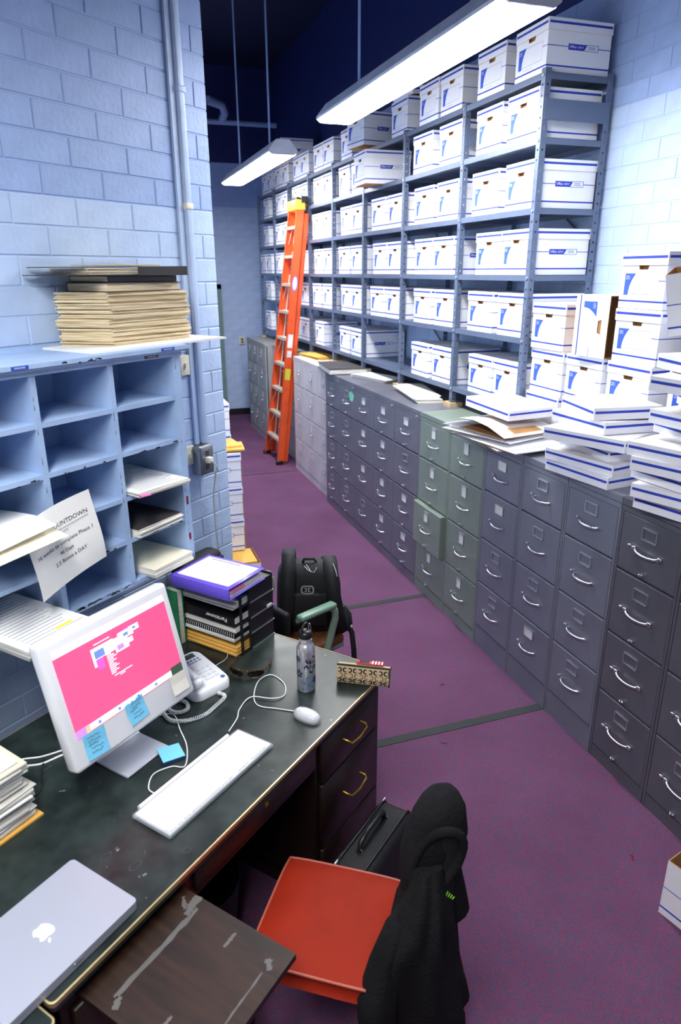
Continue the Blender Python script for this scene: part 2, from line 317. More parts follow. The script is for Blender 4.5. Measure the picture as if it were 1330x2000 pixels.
# ================================================================== LAMPS
def lamp(y0, y1, label, x=-.335, z=3.2):
    t = thing('fluorescent_light', label, 'light', (x, (y0+y1)/2, z), 0, 'ceiling fluorescent fixtures'); h = (y1-y0)/2
    prof = [(-.128, .0145), (-.128, .03), (-.06, .115), (.06, .115), (.128, .03), (.128, .0145)]
    ob('housing', M().ext([(a, -h, b) for a, b in prof], (0, 2*h, 0)).mesh('housing', 'white_metal'), t)
    lp = [(-.126, .014), (-.114, -.001), (-.06, -.008), (0, -.005), (.06, -.008), (.114, -.001), (.126, .014)]
    ob('lens', M().ext([(a, -h+.012, b) for a, b in lp], (0, 2*h-.024, 0)).mesh('lens', 'lens'), t)
    for s in (-1, 1):
        ob('end_cap', M().ext([(a*1.02, s*h-.006, b+.001) for a, b in prof+[(.1, -.006), (-.1, -.006)]], (0, .012, 0)).mesh('end_cap', 'white_metal'), t)
        ob('hanger_rod', M().tube([(0, s*(h-.48), .11), (0, s*(h-.48), ZC-z-.002)], .009, 8).mesh('hanger_rod', 'blue_mid'), t)
lamp(.73, 3.1, 'long lit fluorescent light hanging above the shelves, nearest in view')
lamp(4.5, 6.86, 'lit fluorescent light hanging farther back by the ladder')
lamp(-2.75, -.38, 'lit fluorescent light hanging above the desk and photographer', -2.45)

# ================================================================== FILING CABINETS
ORD = ['first', 'second', 'third', 'fourth', 'fifth', 'sixth', 'seventh', 'eighth', 'ninth', 'tenth', 'eleventh', 'twelfth', 'thirteenth', 'fourteenth', 'fifteenth', 'sixteenth', 'seventeenth', 'eighteenth', 'nineteenth', 'twentieth', 'twenty-first']
CH = 1.32; CD = .69
def arc(p0, p1, out, n=8):      # bail: from p0 to p1 bulging along out
    p0 = Vector(p0); p1 = Vector(p1); out = Vector(out)
    return [p0.lerp(p1, i/n)+out*math.sin(PI*min(1, max(0, i/n)))**.45 for i in range(n+1)]
hd = M().tube(arc((-.002, .066, 0), (-.002, -.066, 0), (-.026, 0, -.004), 10), .0062, 8); hd.lathe([(.011, -.003), (.011, .003)], 10, (-.002, .066, 0)); hd.lathe([(.011, -.003), (.011, .003)], 10, (-.002, -.066, 0)); hd.rbox((-.016, .072, .004), (0, .084, .016), .003)
cup = M(); cup.tube([(-.006, .072, .012), (-.006, .076, .002), (-.006, .055, -.016), (-.006, 0, -.02), (-.006, -.055, -.016), (-.006, -.076, .002), (-.006, -.072, .012)], .0045, 6)
HANDLE = {'bail': hd.mesh('handle', 'chrome')}
h2 = M().tube(arc((-.001, .07, .008), (-.001, -.07, .008), (-.022, 0, -.012), 12), .0058, 8); h2.rbox((-.012, .062, -.004), (0, .084, .016), .004); h2.rbox((-.012, -.084, -.004), (0, -.062, .016), .004); h2.rbox((-.016, .086, .006), (0, .104, .018), .003)
HANDLE['pull'] = h2.mesh('handle', 'chrome')
h3 = M().rbox((-.024, -.022, -.016), (0, .022, .0), .006).rbox((-.008, -.026, -.004), (0, .026, .012), .003); HANDLE['knob'] = h3.mesh('handle', 'chrome')
hl = M()
for a, b in (((-.006, -.042, -.027), (0, .042, -.023)), ((-.006, -.042, .023), (0, .042, .027)), ((-.006, -.042, -.027), (0, -.038, .027)), ((-.006, .038, -.027), (0, .042, .027))): hl.box(a, b)
HOLDER = hl.mesh('label_holder', 'zinc'); CARD = M().box((-.003, -.038, -.023), (-.0012, .038, .023)).mesh('card', 'card')
HOLDS = M().box((-.006, -.03, -.034), (0, -.026, .034)).box((-.006, .026, -.034), (0, .03, .034)).box((-.006, -.03, .03), (0, .03, .04)).box((-.004, -.026, -.03), (0, .026, .03), 1).mesh('label_holder', ['zinc', 'card'])
LATCH = M().rbox((-.014, -.012, -.005), (0, .012, .005), .003).rbox((-.022, -.004, -.004), (0, .004, .008), .002).mesh('latch', 'chrome')
LOCK = M().tube([(-.006, 0, 0), (.004, 0, 0)], .009, 10).mesh('lock', 'chrome')
def cabinet(y0, y1, matn, label, lines, handle='bail', cards=(), latch=True, x=0, lock=False, openr=None, small=False, hz=None):
    wd = y1-y0-.004; t = thing('filing_cabinet', label, 'filing cabinet', (x, (y0+y1)/2, 0), 0, 'row of four-drawer filing cabinets')
    h = wd/2; m = M(); fd = .018
    m.box((fd, -h, .0), (CD-x, h, CH-.03)); m.box((0, -h, CH-.032), (CD-x, h, CH)); m.box((.002, -h, 0), (.03, -h+.012, CH-.03)); m.box((.002, h-.012, 0), (.03, h, CH-.03)); m.box((.004, -h, 0), (.03, h, lines[-1]-.004)); m.box((0.0, -h+.002, CH-.055), (.03, h-.002, CH-.03))
    ob('body', m.mesh('body', matn), t)
    if lock: ob('lock', LOCK, t, (0, -h+.05, CH-.045))
    zt = CH-.057
    for i, zb in enumerate(lines[1:]):
        top = zt if i == 0 else lines[i]-.004; hh = top-zb-.004
        d = M(); px = -.035 if openr == i else 0; c = .004; W = h-.014
        d.add([(px, -W+c, c), (px, W-c, c), (px, W-c, hh-c), (px, -W+c, hh-c), (px+c, -W, 0), (px+c, W, 0), (px+c, W, hh), (px+c, -W, hh), (.017, -W, 0), (.017, W, 0), (.017, W, hh), (.017, -W, hh)],
              [(3,2,1,0), (0,1,5,4), (1,2,6,5), (2,3,7,6), (3,0,4,7), (4,5,9,8), (5,6,10,9), (6,7,11,10), (7,4,8,11)])
        do = ob('drawer', d.mesh('drawer', matn), t, (0, 0, zb+.004))
        ob('handle', HANDLE[handle], do, (px, 0, hh*(hz or .45)))
        zl = hh*.77
        if small: ob('label_holder', HOLDS, do, (px, 0, zl))
        else:
            ob('label_holder', HOLDER, do, (px, 0, zl))
            if i in cards: ob('card', CARD, do, (px, 0, zl))
        if latch: ob('latch', LATCH, do, (px, .01, .022))
    return t
LA = (1.31, 1.001, .689, .381, .07); LC = (1.31, 1.022, .722, .436, .138); LG = (1.31, 1.008, .695, .385, .075)
CY = [-.47, -.1012, .2605, .6317, 1.0124, 1.3926, 1.8261, 2.2765, 2.7201, 3.1446, 3.5782, 3.9963, 4.4074]
specs = [('cab_char', LA, 'pull', (), True), ('cab_char', LA, 'pull', (), True), ('cab_blue', LC, 'bail', (), False), ('cab_blue', LC, 'bail', (3,), False), ('cab_blue', LC, 'bail', (0, 1), False),
         ('cab_green', LG, 'bail', (0, 1, 2, 3), True), ('cab_green', LG, 'bail', (0, 1, 2, 3), True), ('cab_dark', LG, 'bail', (0, 2, 3), True), ('cab_dark', LG, 'bail', (0, 1, 2, 3), True), ('cab_dark', LG, 'bail', (0, 1, 2), False),
         ('cab_dark', LG, 'bail', (), True), ('cab_dark', LG, 'bail', (), True)]
cn = {'cab_char': 'charcoal', 'cab_blue': 'blue-grey', 'cab_green': 'grey-green', 'cab_dark': 'dark grey', 'cab_light': 'light grey', 'cab_mid': 'mid grey'}
for i, (mn, ln, hn, cd, lt) in enumerate(specs):
    cabinet(CY[i], CY[i+1], mn, '%s four-drawer filing cabinet, %s from the near end of the row' % (cn[mn], ORD[i]), ln, hn, cd, lt, lock=i in (7, 8, 10, 11), openr=2 if i in (6,) else None, small=mn == 'cab_green')
far = [(4.63, 4.83, 'cab_mid'), (4.83, 5.29, 'cab_light'), (5.29, 5.76, 'cab_light'), (5.76, 6.22, 'cab_mid'), (6.22, 6.7, 'cab_mid'), (6.7, 7.17, 'cab_mid'), (7.17, 7.64, 'cab_mid'), (7.64, 7.98, 'cab_mid'), (7.98, 8.34, 'cab_mid')]
far[0] = (4.4074, 4.83, 'cab_light')
for i, (a, b, mn) in enumerate(far):
    cabinet(a, b, mn, '%s filing cabinet with small knobs, %s from the near end of the row' % (cn[mn], ORD[i+12]), LG, 'knob', (), False, x=.145 if 3 <= i <= 5 else .05, small=True, hz=.55)
k = [o for o in bpy.data.objects if o.name.startswith('filing_cabinet') and 'eleventh' in o['label']][0]
ob('sticker', M().add([(-.0012, .06*math.cos(a)*(1+.3*math.sin(5*a)), .045*math.sin(a)) for a in [i*PI/6 for i in range(12)]], [list(range(12))[::-1]]).mesh('sticker', G('mint', (120, 215, 175), .6)), k, (0, -.12, 1.2), label='mint green sticker')

# ================================================================== STEEL SHELVING
ZL = [3.207, 2.905, 2.56, 2.21, 1.861, 1.462]; UY = [1.536, 2.376, 3.2945, 4.157, 5.018, 5.85, 6.69, 7.43, 8.335]
X0, X1 = .288, .715
rack = thing('steel_shelving', 'grey steel shelving along the right wall standing on the cabinets', 'shelving', (X0, UY[0], 1.32))
def flange(m, o, du, L, wd=.036, pitch=.0508, hole=.011):     # strip with a row of real square holes, along +z
    o = Vector(o); du = Vector(du); n = int(L/pitch); zc = Vector((0, 0, 1))
    for i in range(n):
        z0 = i*pitch; z1 = L if i == n-1 else z0+pitch; a = (wd-hole)/2; b = a+hole; c0 = z0+(pitch-hole)/2; c1 = c0+hole
        P = lambda u, z: o+du*u+zc*z
        m.add([P(0, z0), P(wd, z0), P(wd, z1), P(0, z1), P(a, c0), P(b, c0), P(b, c1), P(a, c1)], [(0,1,5,4), (1,2,6,5), (2,3,7,6), (3,0,4,7)])
PH = 3.225-1.345
def post(sx):
    m = M()
    for e in (0, .0028):
        flange(m, (e*sx, 0, 0), (0, 1, 0), PH); flange(m, (0, e, 0), (sx, 0, 0), PH)
    m.box((0, .036, 0), (.0028*sx, .0365, PH)); m.box((.036*sx, 0, 0), (.0365*sx, .0028, PH))
    return m.mesh('post', 'shelf_steel')
pf, pr_ = post(1), post(-1); PAD = M().box((-.02, -.02, -.025), (.08, .09, 0)).mesh('foot_pad', 'pad_wood')
BOLT = M().tube([(-.004, 0, 0), (.002, 0, 0)], .008, 8).mesh('bolt', 'zinc')
for i, y in enumerate(UY):
    d = y-UY[0]-(.0365 if i == 8 else 0)
    p = ob('post', pf, rack, (0, d, .025)); ob('foot_pad', PAD, rack, (0, d, .025))
    p2 = ob('post', pr_, rack, (X1-X0, d, .025)); ob('foot_pad', PAD, rack, (X1-X0-.06, d, .025))
    if i < 3:
        for z in ZL: ob('bolt', BOLT, p, (-.001, .018, z-1.345-.016))
for i in range(8):
    w_ = UY[i+1]-UY[i]; D = X1-X0; m = M()
    m.box((.003, .003, -.003), (D-.003, w_-.003, 0))
    for a, b in (((.003, .003, -.032), (.0055, w_-.003, 0)), ((D-.0055, .003, -.032), (D-.003, w_-.003, 0)), ((.003, .003, -.032), (D-.003, .0055, 0)), ((.003, w_-.0055, -.032), (D-.003, w_-.003, 0))): m.box(a, b)
    m.box((.006, .006, -.032), (.02, w_-.006, -.029)); me = m.mesh('shelf', 'shelf_steel')
    for z in ZL: ob('shelf', me, rack, (0, UY[i]-UY[0], z-1.32))
    for zz in (1.6, 2.35):      # back braces
        if i % 2 == 0: ob('back_brace', M().tube([(D+.009, .02, 0), (D+.009, w_-.02, .5)], .006, 6).mesh('back_brace', 'shelf_steel'), rack, (0, UY[i]-UY[0], zz-1.32))
ob('end_strap', M().box((.01, -.004, 2.985-1.32), (X1-X0-.01, -.001, 3.085-1.32)).mesh('end_strap', 'shelf_steel'), rack)
ob('end_strap', M().box((.01, -.004, 2.985-1.32), (X1-X0-.01, -.001, 3.085-1.32)).mesh('end_strap', 'shelf_steel'), rack, (0, UY[1]-UY[0], 0))

# ================================================================== FILE BOXES
BW, BD, HB = .30, .385, .243
def box_body(open_top=False, printed=True):
    m = M(); w2 = BW/2; e = .0007; hz0, hz1 = .172, .197; hy = .036
    # front (x=0) with a real hand hole, sides, back, bottom
    F = lambda y, z: (0, y, z)
    m.add([F(-w2, 0), F(w2, 0), F(w2, HB), F(-w2, HB), F(-hy*.8, hz0), F(hy*.8, hz0), F(hy, hz1), F(-hy, hz1)], [(4,5,1,0), (5,6,2,1), (6,7,3,2), (7,4,0,3)])
    m.add([F(-hy*.8, hz0), F(hy*.8, hz0), F(hy, hz1), F(-hy, hz1), (.02, -hy*.8, hz0-.004), (.02, hy*.8, hz0-.004), (.02, hy, hz1), (.02, -hy, hz1)], [(0,1,5,4), (1,2,6,5), (2,3,7,6), (3,0,4,7), (4,5,6,7)], 3)
    m.add([(0, -w2, 0), (BD, -w2, 0), (BD, w2, 0), (0, w2, 0), (0, -w2, HB), (BD, -w2, HB), (BD, w2, HB), (0, w2, HB)], [(0,1,5,4), (1,2,6,5), (2,3,7,6)]); m.add([(0, -w2, 0), (BD, -w2, 0), (BD, w2, 0), (0, w2, 0)], [(3,2,1,0)], 3)
    if open_top:
        c = .004
        m.add([(c, -w2+c, c), (BD-c, -w2+c, c), (BD-c, w2-c, c), (c, w2-c, c), (c, -w2+c, HB), (BD-c, -w2+c, HB), (BD-c, w2-c, HB), (c, w2-c, HB)], [(4,5,1,0), (5,6,2,1), (6,7,3,2), (7,4,0,3), (0,1,2,3)], 3)
        m.add([(0, -w2, HB), (BD, -w2, HB), (BD, w2, HB), (0, w2, HB), (c, -w2+c, HB), (BD-c, -w2+c, HB), (BD-c, w2-c, HB), (c, w2-c, HB)], [(0,1,5,4), (1,2,6,5), (2,3,7,6), (3,0,4,7)], 3)
    else: m.add([(0, -w2, HB), (BD, -w2, HB), (BD, w2, HB), (0, w2, HB)], [(0,1,2,3)])
    if not printed: return m
    def fq(y0, y1, z0, z1, i): m.add([(-e, y1, z0), (-e, y0, z0), (-e, y0, z1), (-e, y1, z1)], [(0,1,2,3)], i)
    fq(-w2, w2, .030, .0375, 1)
    for s in (-1, 1):
        y = s*(w2+e); m.add([(0, y, .030), (BD, y, .030), (BD, y, .0375), (0, y, .0375)], [(0,1,2,3) if s < 0 else (3,2,1,0)], 1)
        for x0, x1 in ((0, .125), (.31, BD)): m.add([(x0, y, .122), (x1, y, .122), (x1, y, .1255), (x0, y, .1255)], [(0,1,2,3) if s < 0 else (3,2,1,0)], 1)
        X = (lambda x: x) if s < 0 else (lambda x: BD-x); q = (lambda f: f) if s < 0 else (lambda f: f)
        ban = [(.125, .11), (.222, .11), (.24, .138), (.125, .138)]
        m.poly([(X(a), y, b) for a, b in ban], 1)
        y2 = y+s*e
        for a, b, c, d in ((.222, .305, .109, .111), (.24, .309, .137, .139), (.306, .309, .111, .138)): m.poly([(X(a), y2, c), (X(b), y2, c), (X(b), y2, d), (X(a), y2, d)], 1)
        for zz in (.119, .1265): m.poly([(X(.248), y2, zz), (X(.29), y2, zz), (X(.29), y2, zz+.003), (X(.248), y2, zz+.003)], 4)
        mx = fr((X(.153), y2, .1245), (-s, 0, 0), (0, 0, 1)); m.text('Office', .0175, mx, 0, .004)
        m.text('DEPOT', .0115, fr((X(.2), y2, .1235), (-s, 0, 0), (0, 0, 1)), 0, .004)
    # front emblem (viewer's left = +y), label outline
    ca = [(-e, .115, .066), (-e, .115, .152), (-e, .065, .152)]
    for i in range(8):
        a = i/7*PI/2; ca.append((-e, .065+.024*math.sin(a)*1.0+.0, .152-.086*(1-math.cos(a)) if False else .152-.086*math.sin(a)**1.6))
    ca = [(-e, .12, .06), (-e, .090, .06)] + [(-e, .090-.042*(i/6)**2.2, .06+.096*(i/6)) for i in range(1, 7)] + [(-e, .12, .156)]
    m.poly(ca[::-1] if False else ca, 2)
    mx = fr((-2*e, .099, .142), (0, -1, 0), (0, 0, 1)); m.text('Office', .0105, mx, 0); m.text('DEPOT', .009, fr((-2*e, .099, .132), (0, -1, 0), (0, 0, 1)), 0)
    for a, b, c, d in ((-.105, .062, .151, .1522), (-.105, .094, .066, .0672), (-.1062, -.105, .066, .1522)): fq(a, b, c, d, 4)
    fq(-.02, .07, .05, .0512, 4); fq(-w2, -.107, .122, .125, 1)
    return m
BM = ['carton', 'print_blue', 'print_light', 'kraft', 'print_line']
BODY = box_body().mesh('box_body', BM); BODYO = box_body(True).mesh('box_body', BM)
def lid_mesh(name='lid'):
    m = M(); o = .004; w2 = BW/2+o; d0, d1 = -o, BD+o; h = .055; e = .0007; c = .003
    P = [(d0, -w2), (d1, -w2), (d1, w2), (d0, w2)]; Q = [(d0+c, -w2+c), (d1-c, -w2+c), (d1-c, w2-c), (d0+c, w2-c)]
    m.add([(*p, 0) for p in P]+[(*p, h) for p in P], [(0,1,5,4), (1,2,6,5), (2,3,7,6), (3,0,4,7), (4,5,6,7)])
    m.add([(*q, 0) for q in Q]+[(*q, h-c) for q in Q], [(4,5,1,0), (5,6,2,1), (6,7,3,2), (7,4,0,3), (7,6,5,4)], 1 if False else 3)
    m.add([(*p, 0) for p in P]+[(*q, 0) for q in Q], [(0,3,7,4), (3,2,6,7), (2,1,5,6), (1,0,4,5)], 3)
    z0, z1 = .029, .04; i = .006
    m.add([(d0-e, w2-i, z0), (d0-e, -w2+i, z0), (d0-e, -w2+i, z1), (d0-e, w2-i, z1)], [(0,1,2,3)], 1)
    m.add([(d1+e, w2-i, z0), (d1+e, -w2+i, z0), (d1+e, -w2+i, z1), (d1+e, w2-i, z1)], [(3,2,1,0)], 1)
    for s in (-1, 1):
        y = s*(w2+e); m.add([(d0+i, y, z0), (d1-i, y, z0), (d1-i, y, z1), (d0+i, y, z1)], [(0,1,2,3) if s < 0 else (3,2,1,0)], 1)
    return m.mesh(name, BM)
LID = lid_mesh()
def filebox(label, group, loc, rz=0, lid=True, body=BODY, rot=None):
    t = thing('file_box', label, 'box', loc, rz, group, rot)
    ob('box_body', body, t)
    if lid: ob('lid', LID, t, (0, 0, HB-.052))
    return t
LV = [
 [(1.57,1.86),(1.94,2.28),(2.48,2.75),(2.75,3.06),(3.28,3.56),None,(4.51,4.78),(4.93,5.26),(5.31,5.65),(5.69,6.02),(6.04,6.35),(6.70,6.99),(7.0,7.3),(7.38,7.68),(7.74,8.05)],
 [(1.59,1.89),(1.95,2.26),(2.45,2.74),(2.85,3.15),None,(4.20,4.50),(4.54,4.85),(5.06,5.36),(5.38,5.69),(5.90,6.2),(6.22,6.53),(6.74,7.04),(7.06,7.36),(7.7,8.0)],
 [(1.56,1.86),(1.95,2.27),(2.44,2.76),(2.82,3.13),(3.33,3.63),(3.67,3.98),(4.19,4.49),(4.5,4.81),(5.10,5.4),(5.42,5.73),(5.95,6.25),(6.3,6.6),(6.75,7.05),(7.08,7.38),(7.75,8.05)],
 [(1.555,1.86),(1.87,2.18),(2.46,2.78),(2.80,3.1),(3.32,3.62),(3.63,3.94),(4.19,4.49),(4.55,4.86),(5.05,5.36),(5.38,5.69),(5.92,6.22),(6.3,6.6),(6.75,7.05),(7.1,7.4),(7.67,7.97),(7.99,8.3)],
 [(1.555,1.85),(1.92,2.23),(2.42,2.73),(2.77,3.08),(3.32,3.63),(3.69,4.0),(4.18,4.49),(4.5,4.8),(5.08,5.39),(5.46,5.77),(5.92,6.22),(6.24,6.54),(6.8,7.1),(7.75,8.05)],
 [(1.56,1.86),(1.88,2.19),(2.43,2.74),(2.79,3.1),(4.19,4.49),(4.55,4.86),(5.36,5.67),(5.93,6.23),(6.25,6.56),(7.78,8.08)]]
SN = ['top', 'second', 'third', 'fourth', 'fifth', 'lowest']; NB = ['nearest', 'second', 'third', 'fourth', 'fifth', 'sixth', 'seventh', 'last']
for li, row in enumerate(LV):
    cnt = {}
    for r in row:
        if r is None: continue
        yc = (r[0]+r[1])/2; bay = max(i for i in range(8) if UY[i] <= yc); cnt.setdefault(bay, []).append(yc)
    for bay, ys in cnt.items():
        ys.sort(); lo_, hi_ = UY[bay]+.161, UY[bay+1]-(.2 if bay == 7 else .161); ys = [min(max(y, lo_), hi_) for y in ys]
        for j in range(1, len(ys)): ys[j] = max(ys[j], ys[j-1]+.316)
        if ys[-1] > hi_: ys = [y-(ys[-1]-hi_) for y in ys]
        for j, yc in enumerate(ys):
            pos = '' if len(ys) == 1 else ((', right one', ', left one')[j] if len(ys) == 2 else (', right one', ', middle one', ', left one')[j])
            filebox('white lidded file box on the %s shelf, %s bay from the near end%s' % (SN[li], NB[bay], pos), 'file boxes on the steel shelving', (X0+.008+random.uniform(0, .012), yc, ZL[li]+.001), random.uniform(-.02, .02))
# odd ones on the shelves
filebox('white file box overhanging the top shelf with its kraft bottom showing', 'file boxes on the steel shelving', (X0-.13, 4.02, ZL[0]+.001), .12)
filebox('white file box sticking far out of the second shelf past the post', 'file boxes on the steel shelving', (X0-.14, 3.88, ZL[1]+.001), -.05)
filebox('white file box stacked on another atop the shelving near the far end', 'file boxes on the steel shelving', (X0-.06, 6.86, ZL[0]+.001+.248), .0)
t = tag(ob('box_lid', LID, None, (X0+.03, 3.42, ZL[0]+.249), 0, (.0, -.09, .08)), 'loose white lid resting on a box atop the shelving', 'lid')
# stacks at the right of the shelving, on the cabinets
FX = .333
for yc, zs, cn_ in ((1.36, (1.32, 1.568, 1.816), 'beside the shelving post'), (1.035, (1.32, 1.568), 'behind the smaller lid pile'), (.695, (1.32, 1.568, 1.816, 2.064), 'behind the larger lid pile')):
    for i, z in enumerate(zs):
        pn = ['bottom', 'second', 'third', 'top'][i] if i < len(zs)-1 else 'top'
        filebox('white lidded file box, %s of the stack %s' % (pn, cn_), 'file boxes stacked on the cabinets', (FX+random.uniform(-.01, .005), yc+random.uniform(-.008, .008), z+.001), random.uniform(-.02, .012)-(.03 if yc < 1.1 else 0))
# tipped open box on the middle stack: stands on its long side, mouth towards the camera side
t = filebox('open white file box lying on its side atop the middle stack', 'file boxes stacked on the cabinets', (.30, .80, 1.818+.151), 0, False, BODYO, (PI/2, 0, .04))
t.location = (.30, 1.105, 1.8185+BW/2)
# column behind the big lid pile and the tilted open box on it
for i, z in enumerate((1.32, 1.568)):
    filebox('white lidded file box, %s of the stack at the right picture edge' % ['lower', 'upper'][i], 'file boxes stacked on the cabinets', (.345, .30, z+.001), .02)
filebox('tilted open white file box perched at the right picture edge', 'file boxes stacked on the cabinets', (.265, .40, 1.992), 0, False, BODYO, (.1, -.17, -PI/2+.7))
for i in range(3):
    tag(ob('box_lid', LID, None, (.35, .15+.01*i, 1.8175+i*.0556), 0, (0, 0, .05*i)), 'white lid, %s of three under the tilted open box' % ORD[i], 'lid', 'lids under the tilted box')
# open box on the floor, bottom right
filebox('open white file box on the carpet at the right picture edge', 'file boxes on the floor', (-.185, -.53, .001), 0, False, BODYO, (0, 0, -PI/2+.25))
# ---- loose lids
def lidpile(spots, nm, grp):
    for i, (x, y, z, rz, rx, ry) in enumerate(spots):
        tag(ob('box_lid', LID, None, (x, y, z), 0, (rx, ry, rz)), 'white lid with blue stripe, %s from the bottom of the %s' % (ORD[i], nm), 'lid', grp)
A = PI/2
L1 = [(.32, .40, 1.321, A+.12, .0, .0), (.335, .41, 1.377, A+.2, .0, .0), (.36, .43, 1.433, A-.06, -.015, .01), (.335, .40, 1.492, A+.42, .01, -.01), (.33, .45, 1.55, A-.02, .01, .02), (.31, .47, 1.61, A-.28, -.03, .03)]
lidpile([(x-.175, y-.02, z, r, a, b) for x, y, z, r, a, b in L1], 'smaller lid pile', 'loose lids in the smaller pile')
L2 = []
z = 1.321
for i in range(10):
    L2.append((.145+random.uniform(-.03, .03)+.004*i, -.20+random.uniform(-.03, .03)+.005*i, z, A+random.uniform(-.42, .36), random.uniform(-.012, .012), random.uniform(-.012, .012)-(.04 if i > 7 else 0))); z += .0565+(.01 if i > 6 else 0)
lidpile(L2, 'larger lid pile', 'loose lids in the larger pile')
# ---- flattened cartons and loose lid on the green cabinets
flat = [(.10, 1.42, 1.324, .25, .60, .46), (.06, 1.30, 1.334, -.1, .56, .5), (.02, 1.22, 1.345, .12, .52, .5), (.12, 1.52, 1.357, .5, .62, .44), (.00, 1.36, 1.369, .3, .5, .5)]
for i, (x, y, z, r, a, b) in enumerate(flat):
    a *= .74; x -= .06
    m = M().box((-a/2, -b/2, 0), (a/2, b/2, .006), 0).box((-a/2+.02, -b/2+.05, .006), (a/2-.02, -b/2+.056, .0066), 1)
    m.box((-a/2, -b/2-.002, .0), (-a/2+.003, b/2, .0055), 2)
    tag(ob('flattened_carton', m.mesh('flattened_carton', ['carton', 'print_blue', 'kraft']), None, (x+.1, y, z), 0, (0, 0, r)), 'flattened white carton, %s from the bottom of the pile on the cabinets' % ORD[i], 'carton', 'flattened cartons')
m = M(); mo = [(-.25, .009), (-.12, .05), (.0, .065), (.12, .055), (.26, .02)]    # half-opened carton, mouth forward
m.add([(-.2, a, .0) for a, b in mo]+[(.22, a, 0) for a, b in mo]+[(-.2, a, b) for a, b in mo]+[(.22, a, b*.6) for a, b in mo], [(10+i, 11+i, 16+i, 15+i) for i in range(4)]+[(i+1, i, 5+i, 6+i) for i in range(4)], 0)
m.add([(-.2, a, b-.004) for a, b in mo]+[(.22, a, b*.6-.004) for a, b in mo], [(i+1, i, 5+i, 6+i) for i in range(3)], 1)
m.add([(-.2, a, .003) for a, b in mo]+[(.05, a, .003) for a, b in mo], [(i, i+1, 6+i, 5+i) for i in range(3)], 1)
tag(ob('flattened_carton', m.mesh('flattened_carton', ['carton', 'kraft']), None, (.06, 1.36, 1.392), .2), 'half-opened white carton gaping on top of the flattened pile', 'carton', 'flattened cartons')
tag(ob('box_lid', LID, None, (.16, 1.22, 1.462), 0, (.0, -.06, PI/2+.12)), 'white lid leaning on top of the flattened carton pile', 'lid')
# papers and books along the cabinet tops
def paperstack(name, label, cat, loc, rz, wdt, dep, h, mats=('page_edges', 'paper'), group=None, jit=.004, n=4, lines=0, rot=None):
    m = M()
    for i in range(n):
        a = random.uniform(-jit, jit); b = random.uniform(-jit, jit); r = random.uniform(-jit*2, jit*2)
        mx = Matrix.Translation((a, b, 0)) @ Matrix.Rotation(r, 4, 'Z')
        m.box((-wdt/2, -dep/2, h*i/n), (wdt/2, dep/2, h*(i+1)/n-.0003), 0, mx)
    m.box((-wdt/2+a, -dep/2+b, h-.0003), (wdt/2+a, dep/2+b, h+.0004), 1)
    for k in range(lines):
        y = dep/2-.03-k*(dep-.06)/max(1, lines-1); L = wdt*random.uniform(.6, .84)
        m.box((-wdt/2+.025, y-.0016, h), (-wdt/2+.025+L, y+.0016, h+.0007), 2)
    return tag(ob(name, m.mesh(name, list(mats)+['ink_grey']), None, loc, rz, rot), label, cat, group)
paperstack('paper_stack', 'loose stack of papers under the third shelving bay', 'papers', (.30, 3.78, 1.3205), .3, .22, .5, .03, group='papers on the cabinet tops', jit=.02)
paperstack('paper_stack', 'loose stack of folders under the second shelving bay', 'papers', (.25, 2.85, 1.3205), -.2, .2, .62, .045, ('page_edges', 'paper_cream'), 'papers on the cabinet tops', .02, 6)
paperstack('paper_stack', 'manila folders on the light cabinets behind the ladder', 'papers', (.3, 5.55, 1.3205), .1, .25, .5, .03, ('manila', 'manila'), 'papers on the cabinet tops', .02)
t = thing('ledger_book', 'large dark grey ledger lying on the cabinets', 'book', (.2, 4.42, 1.3205), -.12)
ob('cover', M().box((-.21, -.29, 0), (.21, .29, .005)).box((-.21, -.29, .05), (.21, .29, .056)).box((.195, -.29, 0), (.21, .29, .056)).mesh('cover', 'board_grey'), t)
ob('pages', M().box((-.2, -.28, .005), (.195, .28, .05)).mesh('pages', 'page_edges'), t)
# ================================================================== LADDER
LAD = thing('step_ladder', 'orange fiberglass step ladder folded and leaning on the shelving', 'ladder', (0, 0, 0))
def lr(y, k): return None
B1, B2 = Vector((-.135, 5.95, 0)), Vector((-.155, 6.54, 0)); T1, T2 = Vector((.15, 5.80, 2.93)), Vector((.145, 6.13, 2.93))
upv = ((T1-B1).normalized()); outx = Vector((1, 0, -.12)).normalized()
def rail(a, b, wd, th, m, mi=0, ys=1):     # channel rail: web facing +-y, width along x
    d = (b-a); X = Vector((1, 0, -d.x/d.z)).normalized(); Y = Vector((0, ys, 0))
    for q0, q1, r0, r1 in ((0, wd, 0, .004), (0, .004, 0, th), (wd-.004, wd, 0, th)):
        P = [a+X*q0+Y*r0, a+X*q1+Y*r0, a+X*q1+Y*r1, a+X*q0+Y*r1]
        m.ext(P, d, mi)
m = M(); rail(B1, T1, .085, .032, m); ob('front_rail', m.mesh('front_rail', 'ladder_orange'), LAD)
m = M(); rail(B2, T2, .085, .032, m, 0, -1); ob('front_rail', m.mesh('front_rail', 'ladder_orange'), LAD)
off = Vector((.088, 0, .03))
m = M(); rail(B1+off+Vector((0, .02, 0)), T1+Vector((.086, .02, -.1)), .05, .025, m); ob('rear_rail', m.mesh('rear_rail', 'ladder_orange'), LAD)
m = M(); rail(B2+off-Vector((0, .02, 0)), T2+Vector((.086, -.02, -.1)), .05, .025, m, 0, -1); ob('rear_rail', m.mesh('rear_rail', 'ladder_orange'), LAD)
